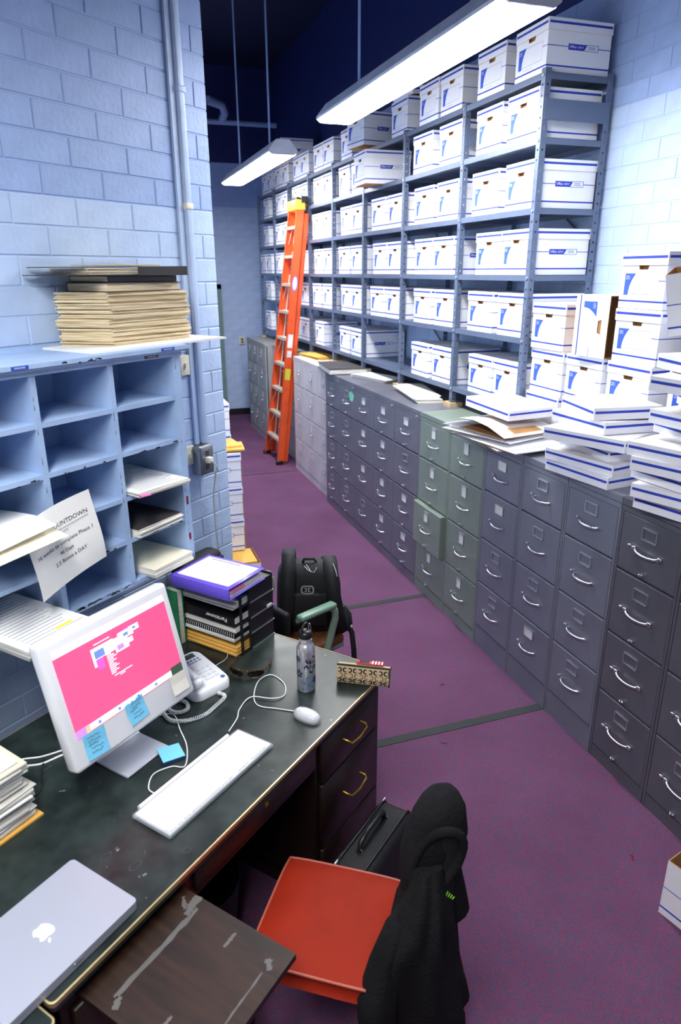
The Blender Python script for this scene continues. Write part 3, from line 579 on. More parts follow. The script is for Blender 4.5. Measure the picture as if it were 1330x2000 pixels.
for i in range(9):
    z = .30*(i+1); k = z/2.93; a = B1.lerp(T1, k); b = B2.lerp(T2, k)
    st = M(); P = [a+Vector((0, .004, 0)), a+Vector((.08, .004, .0)), b+Vector((.08, -.004, .0)), b+Vector((0, -.004, 0))]; st.ext(P, (0, 0, .006)); st.ext([P[0], P[3], P[3]+Vector((.003, 0, 0)), P[0]+Vector((.003, 0, 0))], (0, 0, -.025))
    so = ob('step', st.mesh('step', 'ladder_step'), LAD)
    if i % 2 == 0 or i < 3:
        c = a+Vector((.04, .02, -.004)); d = B1.lerp(T1, max(0, k-.06))+Vector((.04, .006, 0))
        ob('brace', M().tube([a+(b-a)*.3+Vector((.04, 0, -.003)), d], .006, 6).mesh('brace', 'ladder_step'), so)
        ob('brace', M().tube([b+(a-b)*.3+Vector((.04, 0, -.003)), B2.lerp(T2, max(0, k-.06))+Vector((.04, -.006, 0))], .006, 6).mesh('brace', 'ladder_step'), so)
for i in range(4):
    z = .5+.6*i; k = z/2.93; a = (B1+off).lerp(T1+Vector((.072, 0, -.1)), k); b = (B2+off).lerp(T2+Vector((.072, 0, -.1)), k)
    ob('rear_bar', M().tube([a+Vector((.02, .03, 0)), b+Vector((.02, -.03, 0))], .012, 8).mesh('rear_bar', 'ladder_step'), LAD)
ob('spreader', M().tube([B1.lerp(T1, .1)+Vector((.06, .05, 0)), B1.lerp(T1, .52)+Vector((.06, .04, 0))], .008, 6).tube([B2.lerp(T2, .1)+Vector((.06, -.2, 0)), B2.lerp(T2, .75)+Vector((.06, -.12, 0))], .009, 6).mesh('spreader', 'ladder_step'), LAD)
ob('top_cap', M().rbox((T1.x-.03, T1.y-.015, 2.86), (T1.x+.09, T2.y+.015, 2.965), .012).mesh('top_cap', 'ladder_yellow'), LAD)
ob('tool_tray', M().rbox((T1.x+.04, T1.y-.02, 2.93), (T1.x+.118, T2.y+.02, 3.0), .008).rbox((T1.x+.0, T1.y+.02, 2.965), (T1.x+.03, T2.y-.05, 2.995), .008).mesh('tool_tray', 'black_plastic'), LAD)
for a in (B1, B2): ob('foot', M().rbox((a.x-.012, a.y-.02, 0), (a.x+.078, a.y+.03, .05), .008).mesh('foot', 'black_plastic'), LAD)
def sticker(k, h, wd, mn, mi=None):
    a = B1.lerp(T1, k); d = (T1-B1).normalized(); X = Vector((1, 0, -d.x/d.z)).normalized(); n = Vector((0, -.0012, 0)); c = a+X*.0425+n
    if mi: P = [c+X*wd/2*math.cos(t*PI/8)+d*h/2*math.sin(t*PI/8) for t in range(16)]
    else: P = [c+X*(-wd/2)+d*(-h/2), c+X*(wd/2)+d*(-h/2), c+X*(wd/2)+d*(h/2), c+X*(-wd/2)+d*(h/2)]
    ob('sticker', M().poly(P).mesh('sticker', mn), LAD, label='sticker on the ladder rail')
    if mi:
        P = [c+n+X*wd*.36*math.cos(t*PI/8)+d*h*.42*math.sin(t*PI/8) for t in range(16)]; ob('sticker', M().poly(P).mesh('sticker', mi), LAD)
sticker(.72, .17, .07, 'label_violet', 'label_white'); sticker(.505, .15, .06, 'label_white'); sticker(.455, .075, .055, 'label_white'); sticker(.375, .13, .065, 'label_yellow')
# ================================================================== BOX STACK BEHIND THE WALL CORNER
cs = thing('envelope_bin', 'white carton full of yellow envelopes behind the wall corner', 'box', (-1.30, 2.68, 0))
ob('box_body', BODYO, cs, (-.193, 0, .001)); ob('envelope', M().box((-.17, -.14, .12), (.17, .12, .255)).mesh('envelope', 'manila'), cs)
fx = -1.365
for i, z in enumerate((.262, .512, .762)):
    t = thing('file_box', 'white file box with outline print, %s of the stack behind the wall corner' % ['bottom', 'middle', 'top'][i], 'box', (fx-.193, 2.92, z), 0, 'file boxes behind the wall corner')
    ob('box_body', BODY, t); ob('lid', LID, t, (0, 0, HB-.052))
# support under the stack (another carton, hidden)
t = thing('file_box', 'white file box at floor level under the corner stack', 'box', (fx-.193, 2.99, .0005), 0, 'file boxes behind the wall corner'); ob('box_body', BODY, t); ob('lid', LID, t, (0, 0, HB-.052)); t.scale = (1, 1, 1.045)
for i, (dx, dy, r) in enumerate(((0, 0, .05), (.02, -.01, -.1), (-.01, .02, .12))):
    tag(ob('manila_envelope', M().box((-.15, -.12, 0), (.19, .12, .011)).mesh('manila_envelope', 'manila'), None, (fx+.03+dx, 2.92+dy, 1.012+i*.0115), r), 'manila envelope, %s of three on the corner box stack' % ['lowest', 'middle', 'top'][i], 'envelope', 'envelopes on the corner stack')
for i, z in enumerate((.0005, .2485, .4965, .7445, .9925)):
    t = thing('file_box', 'white file box, %s of the farther stack behind the wall corner' % ['lowest', 'second', 'third', 'fourth', 'top'][i], 'box', (-1.5, 3.62, z), 0, 'file boxes behind the wall corner'); ob('box_body', BODY, t); ob('lid', LID, t, (0, 0, HB-.052))
tag(ob('cardboard_sheet', M().box((-.11, -.01, 0), (.11, .0, .86)).mesh('cardboard_sheet', 'kraft'), None, (-1.205, 3.14, .0), 0, (-.06, 0, 0)), 'brown cardboard sheet standing beside the corner boxes', 'cardboard')
# ================================================================== PIGEONHOLE UNIT
PT, PB = .87, WT-.012
ph = thing('pigeonhole_unit', 'pale blue wooden pigeonhole cabinet on the left brick wall', 'cabinet', dw(0, 0, 0), RZ)
DV = [.147, .466, .772, 1.078, 1.384]     # s positions of the uprights
def pbox(m, s0, s1, t0, t1, z0, z1, mi=0): return m.box((-s1, t0, z0), (-s0, t1, z1), mi)
ob('back_panel', pbox(M(), .13, 1.40, PB-.008, PB, 1.09, 1.93).mesh('back_panel', 'pigeon'), ph)
for i, s in enumerate(DV):
    wd = .019 if i in (0, 4) else .0105
    u = ob('upright', pbox(M(), s-wd, s+wd, PT, PB-.008, 1.09, 1.935).mesh('upright', 'pigeon'), ph)
SZ = [1.780, 1.614, 1.446, 1.281]
for i in range(4):
    for z in SZ: ob('shelf', pbox(M(), DV[i]+.0105, DV[i+1]-.0105, PT+.002, PB-.008, z-.017, z).mesh('shelf', 'pigeon'), ph)
ob('bottom_board', pbox(M(), .13, 1.40, PT, PB, 1.088, 1.106).mesh('bottom_board', 'pigeon'), ph)
tm = M(); pbox(tm, .12, 1.41, PT-.004, PB, 1.93, 1.948); pbox(tm, .105, 1.425, PT-.022, PB, 1.948, 1.956); pbox(tm, .10, 1.43, PT-.03, PB, 1.956, 1.97); pbox(tm, .10, 1.43, PB-.02, PB+.006, 1.97, 1.985)
ob('top_board', tm.mesh('top_board', 'pigeon'), ph)
m = M(); rnd = random.Random(3)
def chips(m, s0, s1, z, n, t=PT-.0006):
    for k in range(n):
        s = rnd.uniform(s0, s1); l = rnd.uniform(.006, .03); h = rnd.uniform(.002, .0075); dz = rnd.uniform(-.004, .003)
        m.poly([(-s, t, z+dz-h/2), (-s+l*.4, t, z+dz-h*.3), (-s+l, t, z+dz-h/2), (-s+l*.8, t, z+dz+h*.5), (-s+l*.2, t, z+dz+h*.3)])
chips(m, .5, .76, 1.1, 26); chips(m, .2, .42, 1.272, 8); chips(m, .5, .74, 1.272, 5); chips(m, .5, .74, 1.6, 5); chips(m, .2, .42, 1.6, 5); chips(m, .5, .7, 1.96, 8, PT-.0306); chips(m, .8, 1.0, 1.6, 4)
for s in (.147, .466, .772):
    for k in range(9):
        z = rnd.uniform(1.15, 1.9); h = rnd.uniform(.01, .03); m.poly([(-s-.008, PT-.0006, z), (-s-.0055, PT-.0006, z), (-s-.006, PT-.0006, z+h)])
ob('paint_chip', m.mesh('paint_chip', 'chip_black'), ph)['kind'] = 'stuff'
for s, mn, w2, z, tt in ((.828, 'dymo_blue', .029, 1.963, PT-.0315), (.215, 'dymo_blue', .033, 1.963, PT-.0315), (.275, 'dymo_brown', .033, 1.94, PT-.0055)):
    m = M(); pbox(m, s-w2, s+w2, tt, tt+.001, z-.0055, z+.0055)
    for k in range(7):
        a = s-w2*.6+k*w2*.19; pbox(m, a, a+.0022, tt-.0004, tt, z-.0025, z+.0025, 1)
    ob('label_strip', m.mesh('label_strip', [mn, 'label_white']), ph, label='embossed label tape')
for z0, z1 in ((1.33, 1.365), (1.175, 1.205)):
    m = M(); pbox(m, .142, .152, PT-.0012, PT, z0, z1); ob('label_strip', m.mesh('label_strip', 'dymo_red'), ph, label='dark red label tape')
# papers in the holes (desk frame rotation)
def inhole(name, label, s, t, z, wdt, dep, h, **k): return paperstack(name, label, 'papers', dw(s, t, z), RZ+k.pop('r', 0), wdt, dep, h, group='papers in the pigeonholes', **k)
inhole('paper_stack', 'printed sheets jutting from the third hole of the right column', .312, .985, 1.4475, .25, .36, .02, mats=('page_edges', 'paper'), r=-.06, lines=22, jit=.004, n=5)
tag(ob('page_flag', M().rbox((-.02, -.012, 0), (.02, .012, .006), .002).mesh('page_flag', 'pink_tab'), None, dw(.43, .80, 1.456), RZ-.2), 'pink sticky flag at the corner of the jutting sheets', 'sticky note')
inhole('paper_stack', 'folded booklets with a dark cover in the right column', .315, 1.0, 1.2815, .24, .29, .028, mats=('page_edges', 'board_grey'), r=.04, jit=.01, n=6)
inhole('paper_stack', 'thick cream pad in the bottom hole of the right column', .30, .985, 1.1065, .22, .32, .034, mats=('page_edges', 'paper_cream'), r=.05, jit=.003)
inhole('paper_stack', 'thick printed stack jutting from the bottom left hole',   .925, .90, 1.1065, .25, .40, .04, mats=('page_edges', 'paper'), r=.05, lines=18, jit=.008, n=5)
tag(ob('highlighted_tab', M().box((-.03, -.006, 0), (.03, .006, .001)).mesh('highlighted_tab', 'yellow_mark'), None, dw(.875, .745, 1.1475), RZ+.05), 'yellow highlighted strip on the bottom left printed stack', 'sticky note')
# curled cream sheet jutting from the left column
def sheet(name, label, fn, nu, nv, mats, extra=None, cat='paper'):
    m = M(); V = [Vector(fn(i/nu, j/nv)) for j in range(nv+1) for i in range(nu+1)]
    F = [(j*(nu+1)+i, j*(nu+1)+i+1, (j+1)*(nu+1)+i+1, (j+1)*(nu+1)+i) for j in range(nv) for i in range(nu)]
    n = [Vector((0, 0, 0))]*len(V); m.add(V, F, 0, True)
    c = Vector(fn(.5, .5)); nn = (Vector(fn(1, .5))-Vector(fn(0, .5))).cross(Vector(fn(.5, 1))-Vector(fn(.5, 0))).normalized()
    m.add([v-nn*.0006 for v in V], [f[::-1] for f in F], 0, True)
    if extra: extra(m, fn, nn)
    return tag(ob(name, m.mesh(name, mats)), label, cat)
sheet('cream_folder', 'cream folder curling out of the left pigeonhole column', lambda u, v: dw(1.066-.237*u, 1.12-.40*v, 1.4525+.004*u+.02*math.sin(PI*.5*v)*(.4+.6*u)-.07*max(0, v-.6)), 10, 10, ['paper_cream'])
sheet('paper_sheets', 'white sheets lying on the curled cream folder', lambda u, v: dw(1.062-.225*u, 1.12-.36*v, 1.4595+.01*u+.024*math.sin(PI*.5*v)*(.45+.6*u)-.05*max(0, v-.7)), 10, 10, ['paper'])
def cd(u, v):       # the pinned countdown sheet hanging in front of the unit
    P = [dw(.935, .80, 1.492), dw(.672, .80, 1.548), dw(.64, .79, 1.295), dw(.905, .79, 1.228)]
    p = P[0].lerp(P[1], u).lerp(P[3].lerp(P[2], u), v); return p+DF*(.022*math.sin(PI*u)*(1-.5*v)-.015*v*math.sin(PI*v))
def cdtext(m, fn, nn):
    def put(txt, u, v, size, bold=0, mi=1):
        o = Vector(fn(u, v)); x = (Vector(fn(u+.05, v))-Vector(fn(u-.05, v))); y = -(Vector(fn(u, v+.05))-Vector(fn(u, v-.05)))
        q = M().text(txt, size, Matrix.Identity(4), 0, bold); xn = x.normalized(); yn = (y-xn*y.dot(xn)).normalized()
        du = .1/x.length; dv = .1/y.length
        vs = []
        for a in q.v: vs.append(Vector(fn(u+a[0]*du, v-a[1]*dv))-DF*.0018)
        m.add(vs, q.f, mi)
    put('COUNTDOWN', .64, .25, .021, .006); put('1970', .56, .36, .012, 0, 2); put('16 weeks to complete Phase 1', .50, .475, .0185, .003); put('46 Days', .50, .585, .0165, .006); put('2.5 Boxes a DAY', .53, .69, .0185, .003)
    m.add([Vector(fn(u, v))-DF*.0018 for u, v in ((.38, .30), (.90, .30), (.90, .306), (.38, .306))], [(3, 2, 1, 0)], 1)
sheet('countdown_notice', 'white printed countdown notice pinned to the pigeonhole unit', cd, 12, 12, ['paper', 'ink', 'ink_grey'], cdtext, 'notice')
tag(ob('push_pin', M().tube([cd(.31, .12)-DF*.001, cd(.31, .12)-DF*.008], .004, 8).mesh('push_pin', 'base_black')), 'small black pin holding the countdown notice', 'pin')
# ---- newspaper volumes on top
base = dw(.31, .965, 1.97)
NR = RZ+.0
tag(ob('backing_board', M().box((-.36, -.085, 0), (.31, .19, .008)).mesh('backing_board', 'paper'), None, dw(.155, .965, 1.9705), RZ-.03), 'white board under the newspaper stack on the pigeonhole top', 'board')
zz = 1.979; ns = random.Random(5)
nl = [('newsprint', .030, 0), ('newsprint', .034, 0), ('newsprint', .028, .006), ('newsprint', .036, -.004), ('newsprint', .03, .003), ('newsprint', .026, .0)]
for i, (mn, h, dx) in enumerate(nl):
    m = M(); n = 7
    for k in range(n):
        a = ns.uniform(-.006, .006); b = ns.uniform(-.006, .006); mx = Matrix.Translation((a, b, 0)) @ Matrix.Rotation(ns.uniform(-.012, .012), 4, 'Z')
        m.ext([mx @ Vector(p) for p in ((-.195, -.02, h*k/n), (.195, -.02, h*k/n), (.195, .172, h*k/n), (-.275, .172, h*k/n))], (0, 0, h/n-.0004))
    tag(ob('newspaper_bundle', m.mesh('newspaper_bundle', mn), None, dw(.158+dx, .985, zz), RZ-.02), 'yellowed newspaper bundle, %s from the bottom of the stack' % ORD[i], 'newspapers', 'newspaper stack')
    zz += h+.0005
t = thing('bound_volume', 'brown bound volume atop the newspaper bundles', 'book', dw(.175, .985, zz), RZ+.02)
ob('cover', M().box((-.185, -.018, 0), (.185, .2, .003)).box((-.185, -.018, .029), (.185, .2, .032)).mesh('cover', 'cover_brown'), t); ob('pages', M().box((-.18, -.012, .003), (.18, .195, .029)).mesh('pages', 'newsprint'), t)
t = thing('bound_volume', 'black bound volume below the grey portfolio', 'book', dw(.18, .985, zz+.0325), RZ+.0)
ob('cover', M().box((-.165, -.012, 0), (.175, .2, .003)).box((-.165, -.012, .02), (.175, .2, .023)).box((-.165, -.012, 0), (.175, -.009, .023)).mesh('cover', 'base_black'), t); ob('pages', M().box((-.16, -.008, .003), (.17, .195, .02)).mesh('pages', 'newsprint'), t)
zz += .056
t = thing('portfolio', 'grey portfolio with torn sheets on top of the newspapers', 'portfolio', dw(.185, .985, zz), RZ-.05)
ob('cover', M().ext([(-.27, -.03, .0), (.2, -.045, .0), (.2, .19, 0), (-.36, .18, 0)], (0, 0, .003)).ext([(-.25, -.03, .026), (.2, -.045, .03), (.2, .19, .03), (-.34, .18, .026)], (0, 0, .003)).box((-.04, -.046, 0), (.2, -.042, .031)).mesh('cover', 'board_grey'), t)
m = M()
for k in range(6): m.box((-.25+.01*ns.random(), -.035+.01*ns.random(), .004+.0035*k), (.19, .19, .0065+.0035*k), 0, Matrix.Rotation(ns.uniform(-.04, .04), 4, 'Z'))
ob('sheets', m.mesh('sheets', 'newsprint'), t)
ob('loose_sheet', M().box((-.17, .0, .0335), (.1, .18, .037), 0, Matrix.Rotation(-.06, 4, 'Z')).box((-.05, .02, .037), (.13, .19, .039), 0, Matrix.Rotation(.05, 4, 'Z')).mesh('loose_sheet', 'news_top'), t)
# ================================================================== DESK
desk = thing('office_desk', 'dark wooden office desk with black-green top and brass edge', 'desk', dw(0, 0, 0), RZ)
DLN, DDP, DZ = 1.545, .912, .75
def dbox(m, s0, s1, t0, t1, z0, z1, mi=0): return m.box((-s1, t0, z0), (-s0, t1, z1), mi)
def rcorner(r, s0, s1, t0, t1, n=5):
    P = []
    for cx_, cy_, a0 in ((-s0-r, t0+r, -PI/2), (-s0-r, t1-r, 0), (-s1+r, t1-r, PI/2), (-s1+r, t0+r, PI)):
        P += [(cx_+r*math.cos(a0+PI/2*i/n), cy_+r*math.sin(a0+PI/2*i/n)) for i in range(n+1)]
    return P
ob('desk_top', M().ext([(x, y, .722) for x, y in rcorner(.012, .003, DLN-.003, .003, DDP-.003)], (0, 0, .028)).mesh('desk_top', 'desk_linoleum'), desk)
m = M(); A1 = rcorner(.014, 0, DLN, 0, DDP); A2 = rcorner(.012, .004, DLN-.004, .004, DDP-.004); n = len(A1)
m.add([(x, y, .738) for x, y in A1]+[(x, y, .7505) for x, y in A1]+[(x, y, .7512) for x, y in A2], [(i, (i+1) % n, n+(i+1) % n, n+i) for i in range(n)]+[(n+i, n+(i+1) % n, 2*n+(i+1) % n, 2*n+i) for i in range(n)])
ob('edge_trim', m.mesh('edge_trim', 'gold_trim'), desk)
m = M()
for s0, s1 in ((.03, .49), (1.10, 1.515)):
    dbox(m, s0, s0+.02, .03, .86, 0, .722); dbox(m, s1-.02, s1, .03, .86, 0, .722); dbox(m, s0, s1, .84, .86, 0, .722); dbox(m, s0, s1, .05, .86, .06, .08); dbox(m, s0, s1, .045, .06, 0, .06); dbox(m, s0+.02, s1-.02, .032, .05, .06, .722)
dbox(m, .49, 1.10, .03, .05, .60, .722); dbox(m, .49, 1.10, .80, .82, .3, .722)
ob('carcass', m.mesh('carcass', 'dark_wood'), desk)
d2 = thing('office_desk', 'second dark desk adjoining the near end of the first one', 'desk', dw(DLN+.012, -.035, 0), RZ)
ob('desk_top', M().ext([(x, y, .722) for x, y in rcorner(.012, .003, 1.1, .003, .9)], (0, 0, .028)).mesh('desk_top', 'desk_linoleum'), d2)
m = M(); B1_ = rcorner(.014, 0, 1.103, 0, .903); B2_ = rcorner(.012, .004, 1.099, .004, .899); n = len(B1_)
m.add([(x, y, .738) for x, y in B1_]+[(x, y, .7505) for x, y in B1_]+[(x, y, .7512) for x, y in B2_], [(i, (i+1) % n, n+(i+1) % n, n+i) for i in range(n)]+[(n+i, n+(i+1) % n, 2*n+(i+1) % n, 2*n+i) for i in range(n)])
ob('edge_trim', m.mesh('edge_trim', 'gold_trim'), d2)
m = M(); dbox(m, .03, .05, .03, .86, 0, .722); dbox(m, .03, 1.07, .84, .86, .1, .722); dbox(m, 1.05, 1.07, .03, .86, 0, .722); dbox(m, .05, 1.05, .03, .05, .6, .722); ob('carcass', m.mesh('carcass', 'dark_wood'), d2)
def drawer(s0, s1, z0, z1, handle=True):
    d = ob('drawer', M().rbox((-s1, .014, z0), (-s0, .034, z1), .004, 0, 1).mesh('drawer', 'dark_wood'), desk)
    if handle:
        c = -(s0+s1)/2; z = (z0+z1)/2+.01
        ob('handle', M().tube([(c-.062, .014, z+.006), (c-.062, -.008, z+.004), (c-.056, -.018, z-.004), (c, -.021, z-.012), (c+.056, -.018, z-.004), (c+.062, -.008, z+.004), (c+.062, .014, z+.006)], .0048, 8).mesh('handle', 'brass'), d)
    return d
drawer(.055, .465, .525, .70); drawer(.055, .465, .235, .517); drawer(.055, .465, .085, .227, False)
d = drawer(.50, 1.09, .625, .715, False); ob('lock', M().tube([(-.778, .016, .688), (-.778, .01, .688)], .008, 10).mesh('lock', 'brass'), d)
drawer(1.125, 1.49, .36, .655); drawer(1.125, 1.49, .085, .35)
m = M(); dbox(m, 1.135, 1.47, -.348, .5, .672, .69)
po = ob('pull_out_board', m.mesh('pull_out_board', 'board_wood'), desk)
rs = random.Random(11); m = M()
def smear(s, t, a, L, wd): 
    n = 12; P = []
    for k in range(n): P.append((k/(n-1)-.5)*L)
    U = [(x, wd*(.4+.6*rs.random())) for x in P]; ca, sa = math.cos(a), math.sin(a)
    pts = [(x, y) for x, y in U]+[(x, -y*rs.uniform(.4, 1)) for x, y in U[::-1]]
    m.poly([(-s+x*ca-y*sa, t+x*sa+y*ca, .6906) for x, y in pts])
smear(1.30, -.062, 0, .27, .011); smear(1.165, -.045, .2, .06, .018); smear(1.30, -.31, .02, .17, .004); smear(1.19, -.31, .8, .03, .012); smear(1.19, -.19, 0, .045, .007); smear(1.42, -.20, 0, .045, .007); smear(1.17, -.02, .9, .04, .008); smear(1.44, -.075, .5, .03, .01)
ob('glue_mark', m.mesh('glue_mark', 'smear'), po, label='pale grey glue marks')
# water marks on the desk top
m = M()
for s, t, a, b in ((1.04, .47, .02, .013), (1.10, .30, .015, .008), (1.21, .22, .018, .01), (1.19, .13, .02, .012), (1.08, .05, .012, .01)):
    for k in range(14):
        x0 = k/14*2*PI; x1 = (k+1)/14*2*PI
        m.poly([(-s+a*math.cos(x0), t+b*math.sin(x0), .7507), (-s+a*math.cos(x1), t+b*math.sin(x1), .7507), (-s+a*.86*math.cos(x1), t+b*.86*math.sin(x1), .7507), (-s+a*.86*math.cos(x0), t+b*.86*math.sin(x0), .7507)])
ob('ring_mark', m.mesh('ring_mark', G('ring_mark', (66, 76, 76), .5)), desk)['kind'] = 'stuff'

# ================================================================== MONITOR COMPUTER
IM = thing('desktop_computer', 'white all-in-one desktop computer showing a pink screen', 'computer', dw(.882, .4626, .75), RZ+math.radians(.65))
W2, H2, TH = .2465, .2016, .052; zc = 1.066-.75
mt = Matrix.Translation((0, 0, zc)) @ Matrix.Rotation(-math.radians(13.9), 4, 'X')      # panel frame: front face at y=0, x right, z up
rs_ = mt
body = ob('screen_housing', M().rbox((-W2, 0, -H2), (W2, TH, H2), .014, 0, 3).mesh('screen_housing', 'white_plastic'), IM); body.matrix_basis = mt
sx0, sx1, sz0, sz1 = -.2165, .2165, H2-.034-.272, H2-.034
def scr(m, a, b, c, d, mi, y=-.0012): m.add([(a, y, c), (b, y, c), (b, y, d), (a, y, d)], [(0, 1, 2, 3)], mi)
m = M(); scr(m, sx0, sx1, sz0, sz1, 0)
scr(m, sx0+.0005, sx1, sz1-.022, sz1, 1, -.0016); scr(m, sx0+.05, sx1-.05, sz0+.002, sz0+.022, 1, -.0016); scr(m, sx0, sx0+.05, sz0, sz0+.024, 4, -.0016); scr(m, sx0+.035, sx0+.05, sz0, sz0+.022, 6, -.0017); scr(m, sx1-.05, sx1, sz0, sz0+.03, 2, -.0016)
for k in range(16): scr(m, sx0+.06+k*.019, sx0+.07+k*.019, sz0+.006, sz0+.016, 3 if k % 4 == 1 else 7, -.002)
# collage and lines on the web page
cx0, cz0 = -.05, sz1-.06
scr(m, cx0-.035, cx0-.01, cz0-.06, cz0-.015, 5, -.0016); scr(m, cx0+.085, cx0+.12, cz0-.01, cz0+.02, 5, -.0016)
for a, b, c, d, i in ((-.035, .03, -.02, .008, 1), (-.028, .0, -.018, 0, 3), (.03, .07, -.03, .005, 1), (.035, .055, -.026, -.014, 4), (.045, .09, -.006, .012, 1), (.06, .075, -.002, .006, 3), (.08, .11, .0, .014, 1), (.09, .1, .004, .01, 3), (.062, .085, -.022, -.01, 1), (-.035, -.028, -.036, -.02, 1)):
    scr(m, cx0+a*1.3, cx0+b*1.3, cz0+c*1.3, cz0+d*1.3, i, -.002 if i == 1 else -.0024)
for k in range(11): scr(m, cx0+.002, cx0+.02+.022*((k*7) % 5)/5, cz0-.03-k*.0062, cz0-.0268-k*.0062, 1, -.002)
scr(m, cx0-.03, cx0+.03, cz0+.018, cz0+.021, 1, -.002); scr(m, cx0+.01, cx0+.08, cz0-.101, cz0-.098, 1, -.002); scr(m, cx0+.03, cx0+.05, cz0-.107, cz0-.104, 1, -.002)
so = ob('screen', m.mesh('screen', ['screen_pink', 'screen_white', 'screen_dark', 'screen_blue', 'screen_lilac', 'screen_mag', 'screen_tan', G('dock_grey', (215, 225, 235), .3, emit=.7)]), body, label='pink web page on the screen')
def note(x, z, r, mn, wd=.074, seed=0, ink=True):
    m = M(); q = random.Random(seed); m.add([(-wd/2, 0, wd/2), (wd/2, 0, wd/2), (wd/2, -.006, -wd/2), (-wd/2, -.006, -wd/2), (wd/2, -.001, 0), (-wd/2, -.001, 0)], [(0, 5, 4, 1), (5, 3, 2, 4)])
    if ink:
        for k in range(5):
            zz_ = wd*(.34-.15*k); x0 = -wd*.36+q.uniform(0, .012); P = []
            for i in range(int(q.uniform(9, 15))): P.append((x0+i*.0034, -.0022-max(0, -zz_)*.16, zz_+q.uniform(-.0035, .0035)))
            m.tube(P, .0005, 4, 1)
    o = ob('sticky_note', m.mesh('sticky_note', [mn, 'ink']), body, (x, -.0015, z), 0, (0, r, 0), 'sticky note stuck to the computer'); return o
note(-.165, -.144, .08, 'sticky_blue', .078, 1); note(-.002, -.128, -.06, 'sticky_blue', .074, 2); note(.186, -.134, .03, 'sticky_white', .07, 3, False)
st = M()
prof = [(-.062, 0), (-.062, .006), (.0, .007), (.085, .012), (.1, .03), (.095, .1), (.082, .2), (.074, .24)]
hw = .088
V = []
prof = [(-.06, .0045), (.02, .0045), (.07, .006), (.092, .016), (.1, .04), (.1, .12), (.095, .24)]
for y, z in prof: V += [(-hw, y, z-.004), (hw, y, z-.004)]
for y, z in prof: V += [(-hw, y-(.004 if z > .03 else 0), z+.0), (hw, y-(.004 if z > .03 else 0), z+.0)]
k = len(prof); st.add(V, [(2*i, 2*i+2, 2*i+3, 2*i+1) for i in range(k-1)]+[(2*k+2*i, 2*k+2*i+1, 2*k+2*i+3, 2*k+2*i+2) for i in range(k-1)], 0, True)
st.rbox((-hw, -.062, 0), (hw, .09, .008), .0038, 0, 2)
ob('stand', st.mesh('stand', 'alu'), IM)
# ================================================================== KEYBOARD, MOUSE, PAD, LAPTOP
kb = thing('keyboard', 'white keyboard in a clear plastic case on the desk', 'keyboard', dw(.846, .185, .7506), RZ-.012)
ob('case', M().rbox((-.235, -.078, .0), (.235, .078, .016), .007, 0, 2).mesh('case', 'clear_plastic'), kb)
ob('tray', M().rbox((-.229, -.072, .004), (.229, .072, .0165), .005, 0, 2).mesh('tray', 'white_plastic'), kb)
ob('cable_ridge', M().tube([(-.2, .083, .008), (.19, .083, .008)], .008, 8).mesh('cable_ridge', 'white_plastic'), kb)
km = {}
def key(wd, dp): 
    kk = (round(wd, 4), round(dp, 4))
    if kk not in km:
        q = M(); c = .0012; h = .003; a, b = wd/2, dp/2
        q.add([(-a, -b, 0), (a, -b, 0), (a, b, 0), (-a, b, 0), (-a+c, -b+c, h), (a-c, -b+c, h), (a-c, b-c, h), (-a+c, b-c, h)], [(0,1,5,4), (1,2,6,5), (2,3,7,6), (3,0,4,7), (4,5,6,7)]); km[kk] = q.mesh('key', 'white_plastic')
    return km[kk]
P_ = .0191
for r in range(6):
    y = -.058+r*.0205+(.006 if r == 5 else 0); dp = .0192 if r < 5 else .013
    if r == 0: row = [(-.212, 1.4), (-.184, 1.4), (-.155, 1.5), (-.075, 6.5), (.003, 1.4), (.032, 1.4)]
    else: row = [(-.219+P_*(i+.5), 1) for i in range(15)]
    row += [(.073+P_*i, 1) for i in range(3)]+[(.139+P_*i, 1) for i in range(4)]
    for x, wd in row: ob('key', key(P_*wd-.0009, dp), kb, (x, y, .0165))
mo = thing('computer_mouse', 'white computer mouse with clear shell on the desk', 'mouse', dw(.425, .10, .7506), RZ-.05)
def ovoid(m, a, b, h, mi, z0=0, n=20):
    prof = [(1, 0), (1.02, .25), (.97, .55), (.82, .8), (.5, .96), (.15, 1)]
    V = []; 
    for r, z in prof: V += [(a*r*math.copysign(abs(math.cos(2*PI*j/n))**.85, math.cos(2*PI*j/n)), b*r*math.copysign(abs(math.sin(2*PI*j/n))**.85, math.sin(2*PI*j/n)), z0+z*h) for j in range(n)]
    k = len(prof); m.add(V, [(i*n+j, i*n+(j+1) % n, (i+1)*n+(j+1) % n, (i+1)*n+j) for i in range(k-1) for j in range(n)], mi, True); m.add(V[-n:], [list(range(n))], mi, True); m.add(V[:n], [list(range(n))[::-1]], mi); return m
ob('inner_shell', ovoid(M(), .026, .051, .026, 0, .004).mesh('inner_shell', 'white_plastic'), mo); ob('clear_shell', ovoid(M(), .0295, .056, .0295, 0, 0).mesh('clear_shell', 'clear_plastic'), mo)
pd = thing('sticky_pad', 'pale blue sticky note pad lying on the desk', 'sticky notes', dw(.82, .365, .7506), RZ-.5)
ob('pad', M().rbox((-.036, -.036, 0), (.036, .036, .011), .001).mesh('pad', 'sticky_dark'), pd); ob('top_note', M().add([(-.036, -.036, .0115), (.036, -.036, .0115), (.036, .036, .0115), (-.036, .036, .0145)], [(0, 1, 2, 3)]).box((-.036, -.036, .0105), (.036, .036, .0116)).mesh('top_note', 'sticky_blue'), pd)
lp = thing('laptop', 'closed silver laptop on the near end of the desk', 'laptop', dw(1.4535, .1465, .7506), RZ-.0)
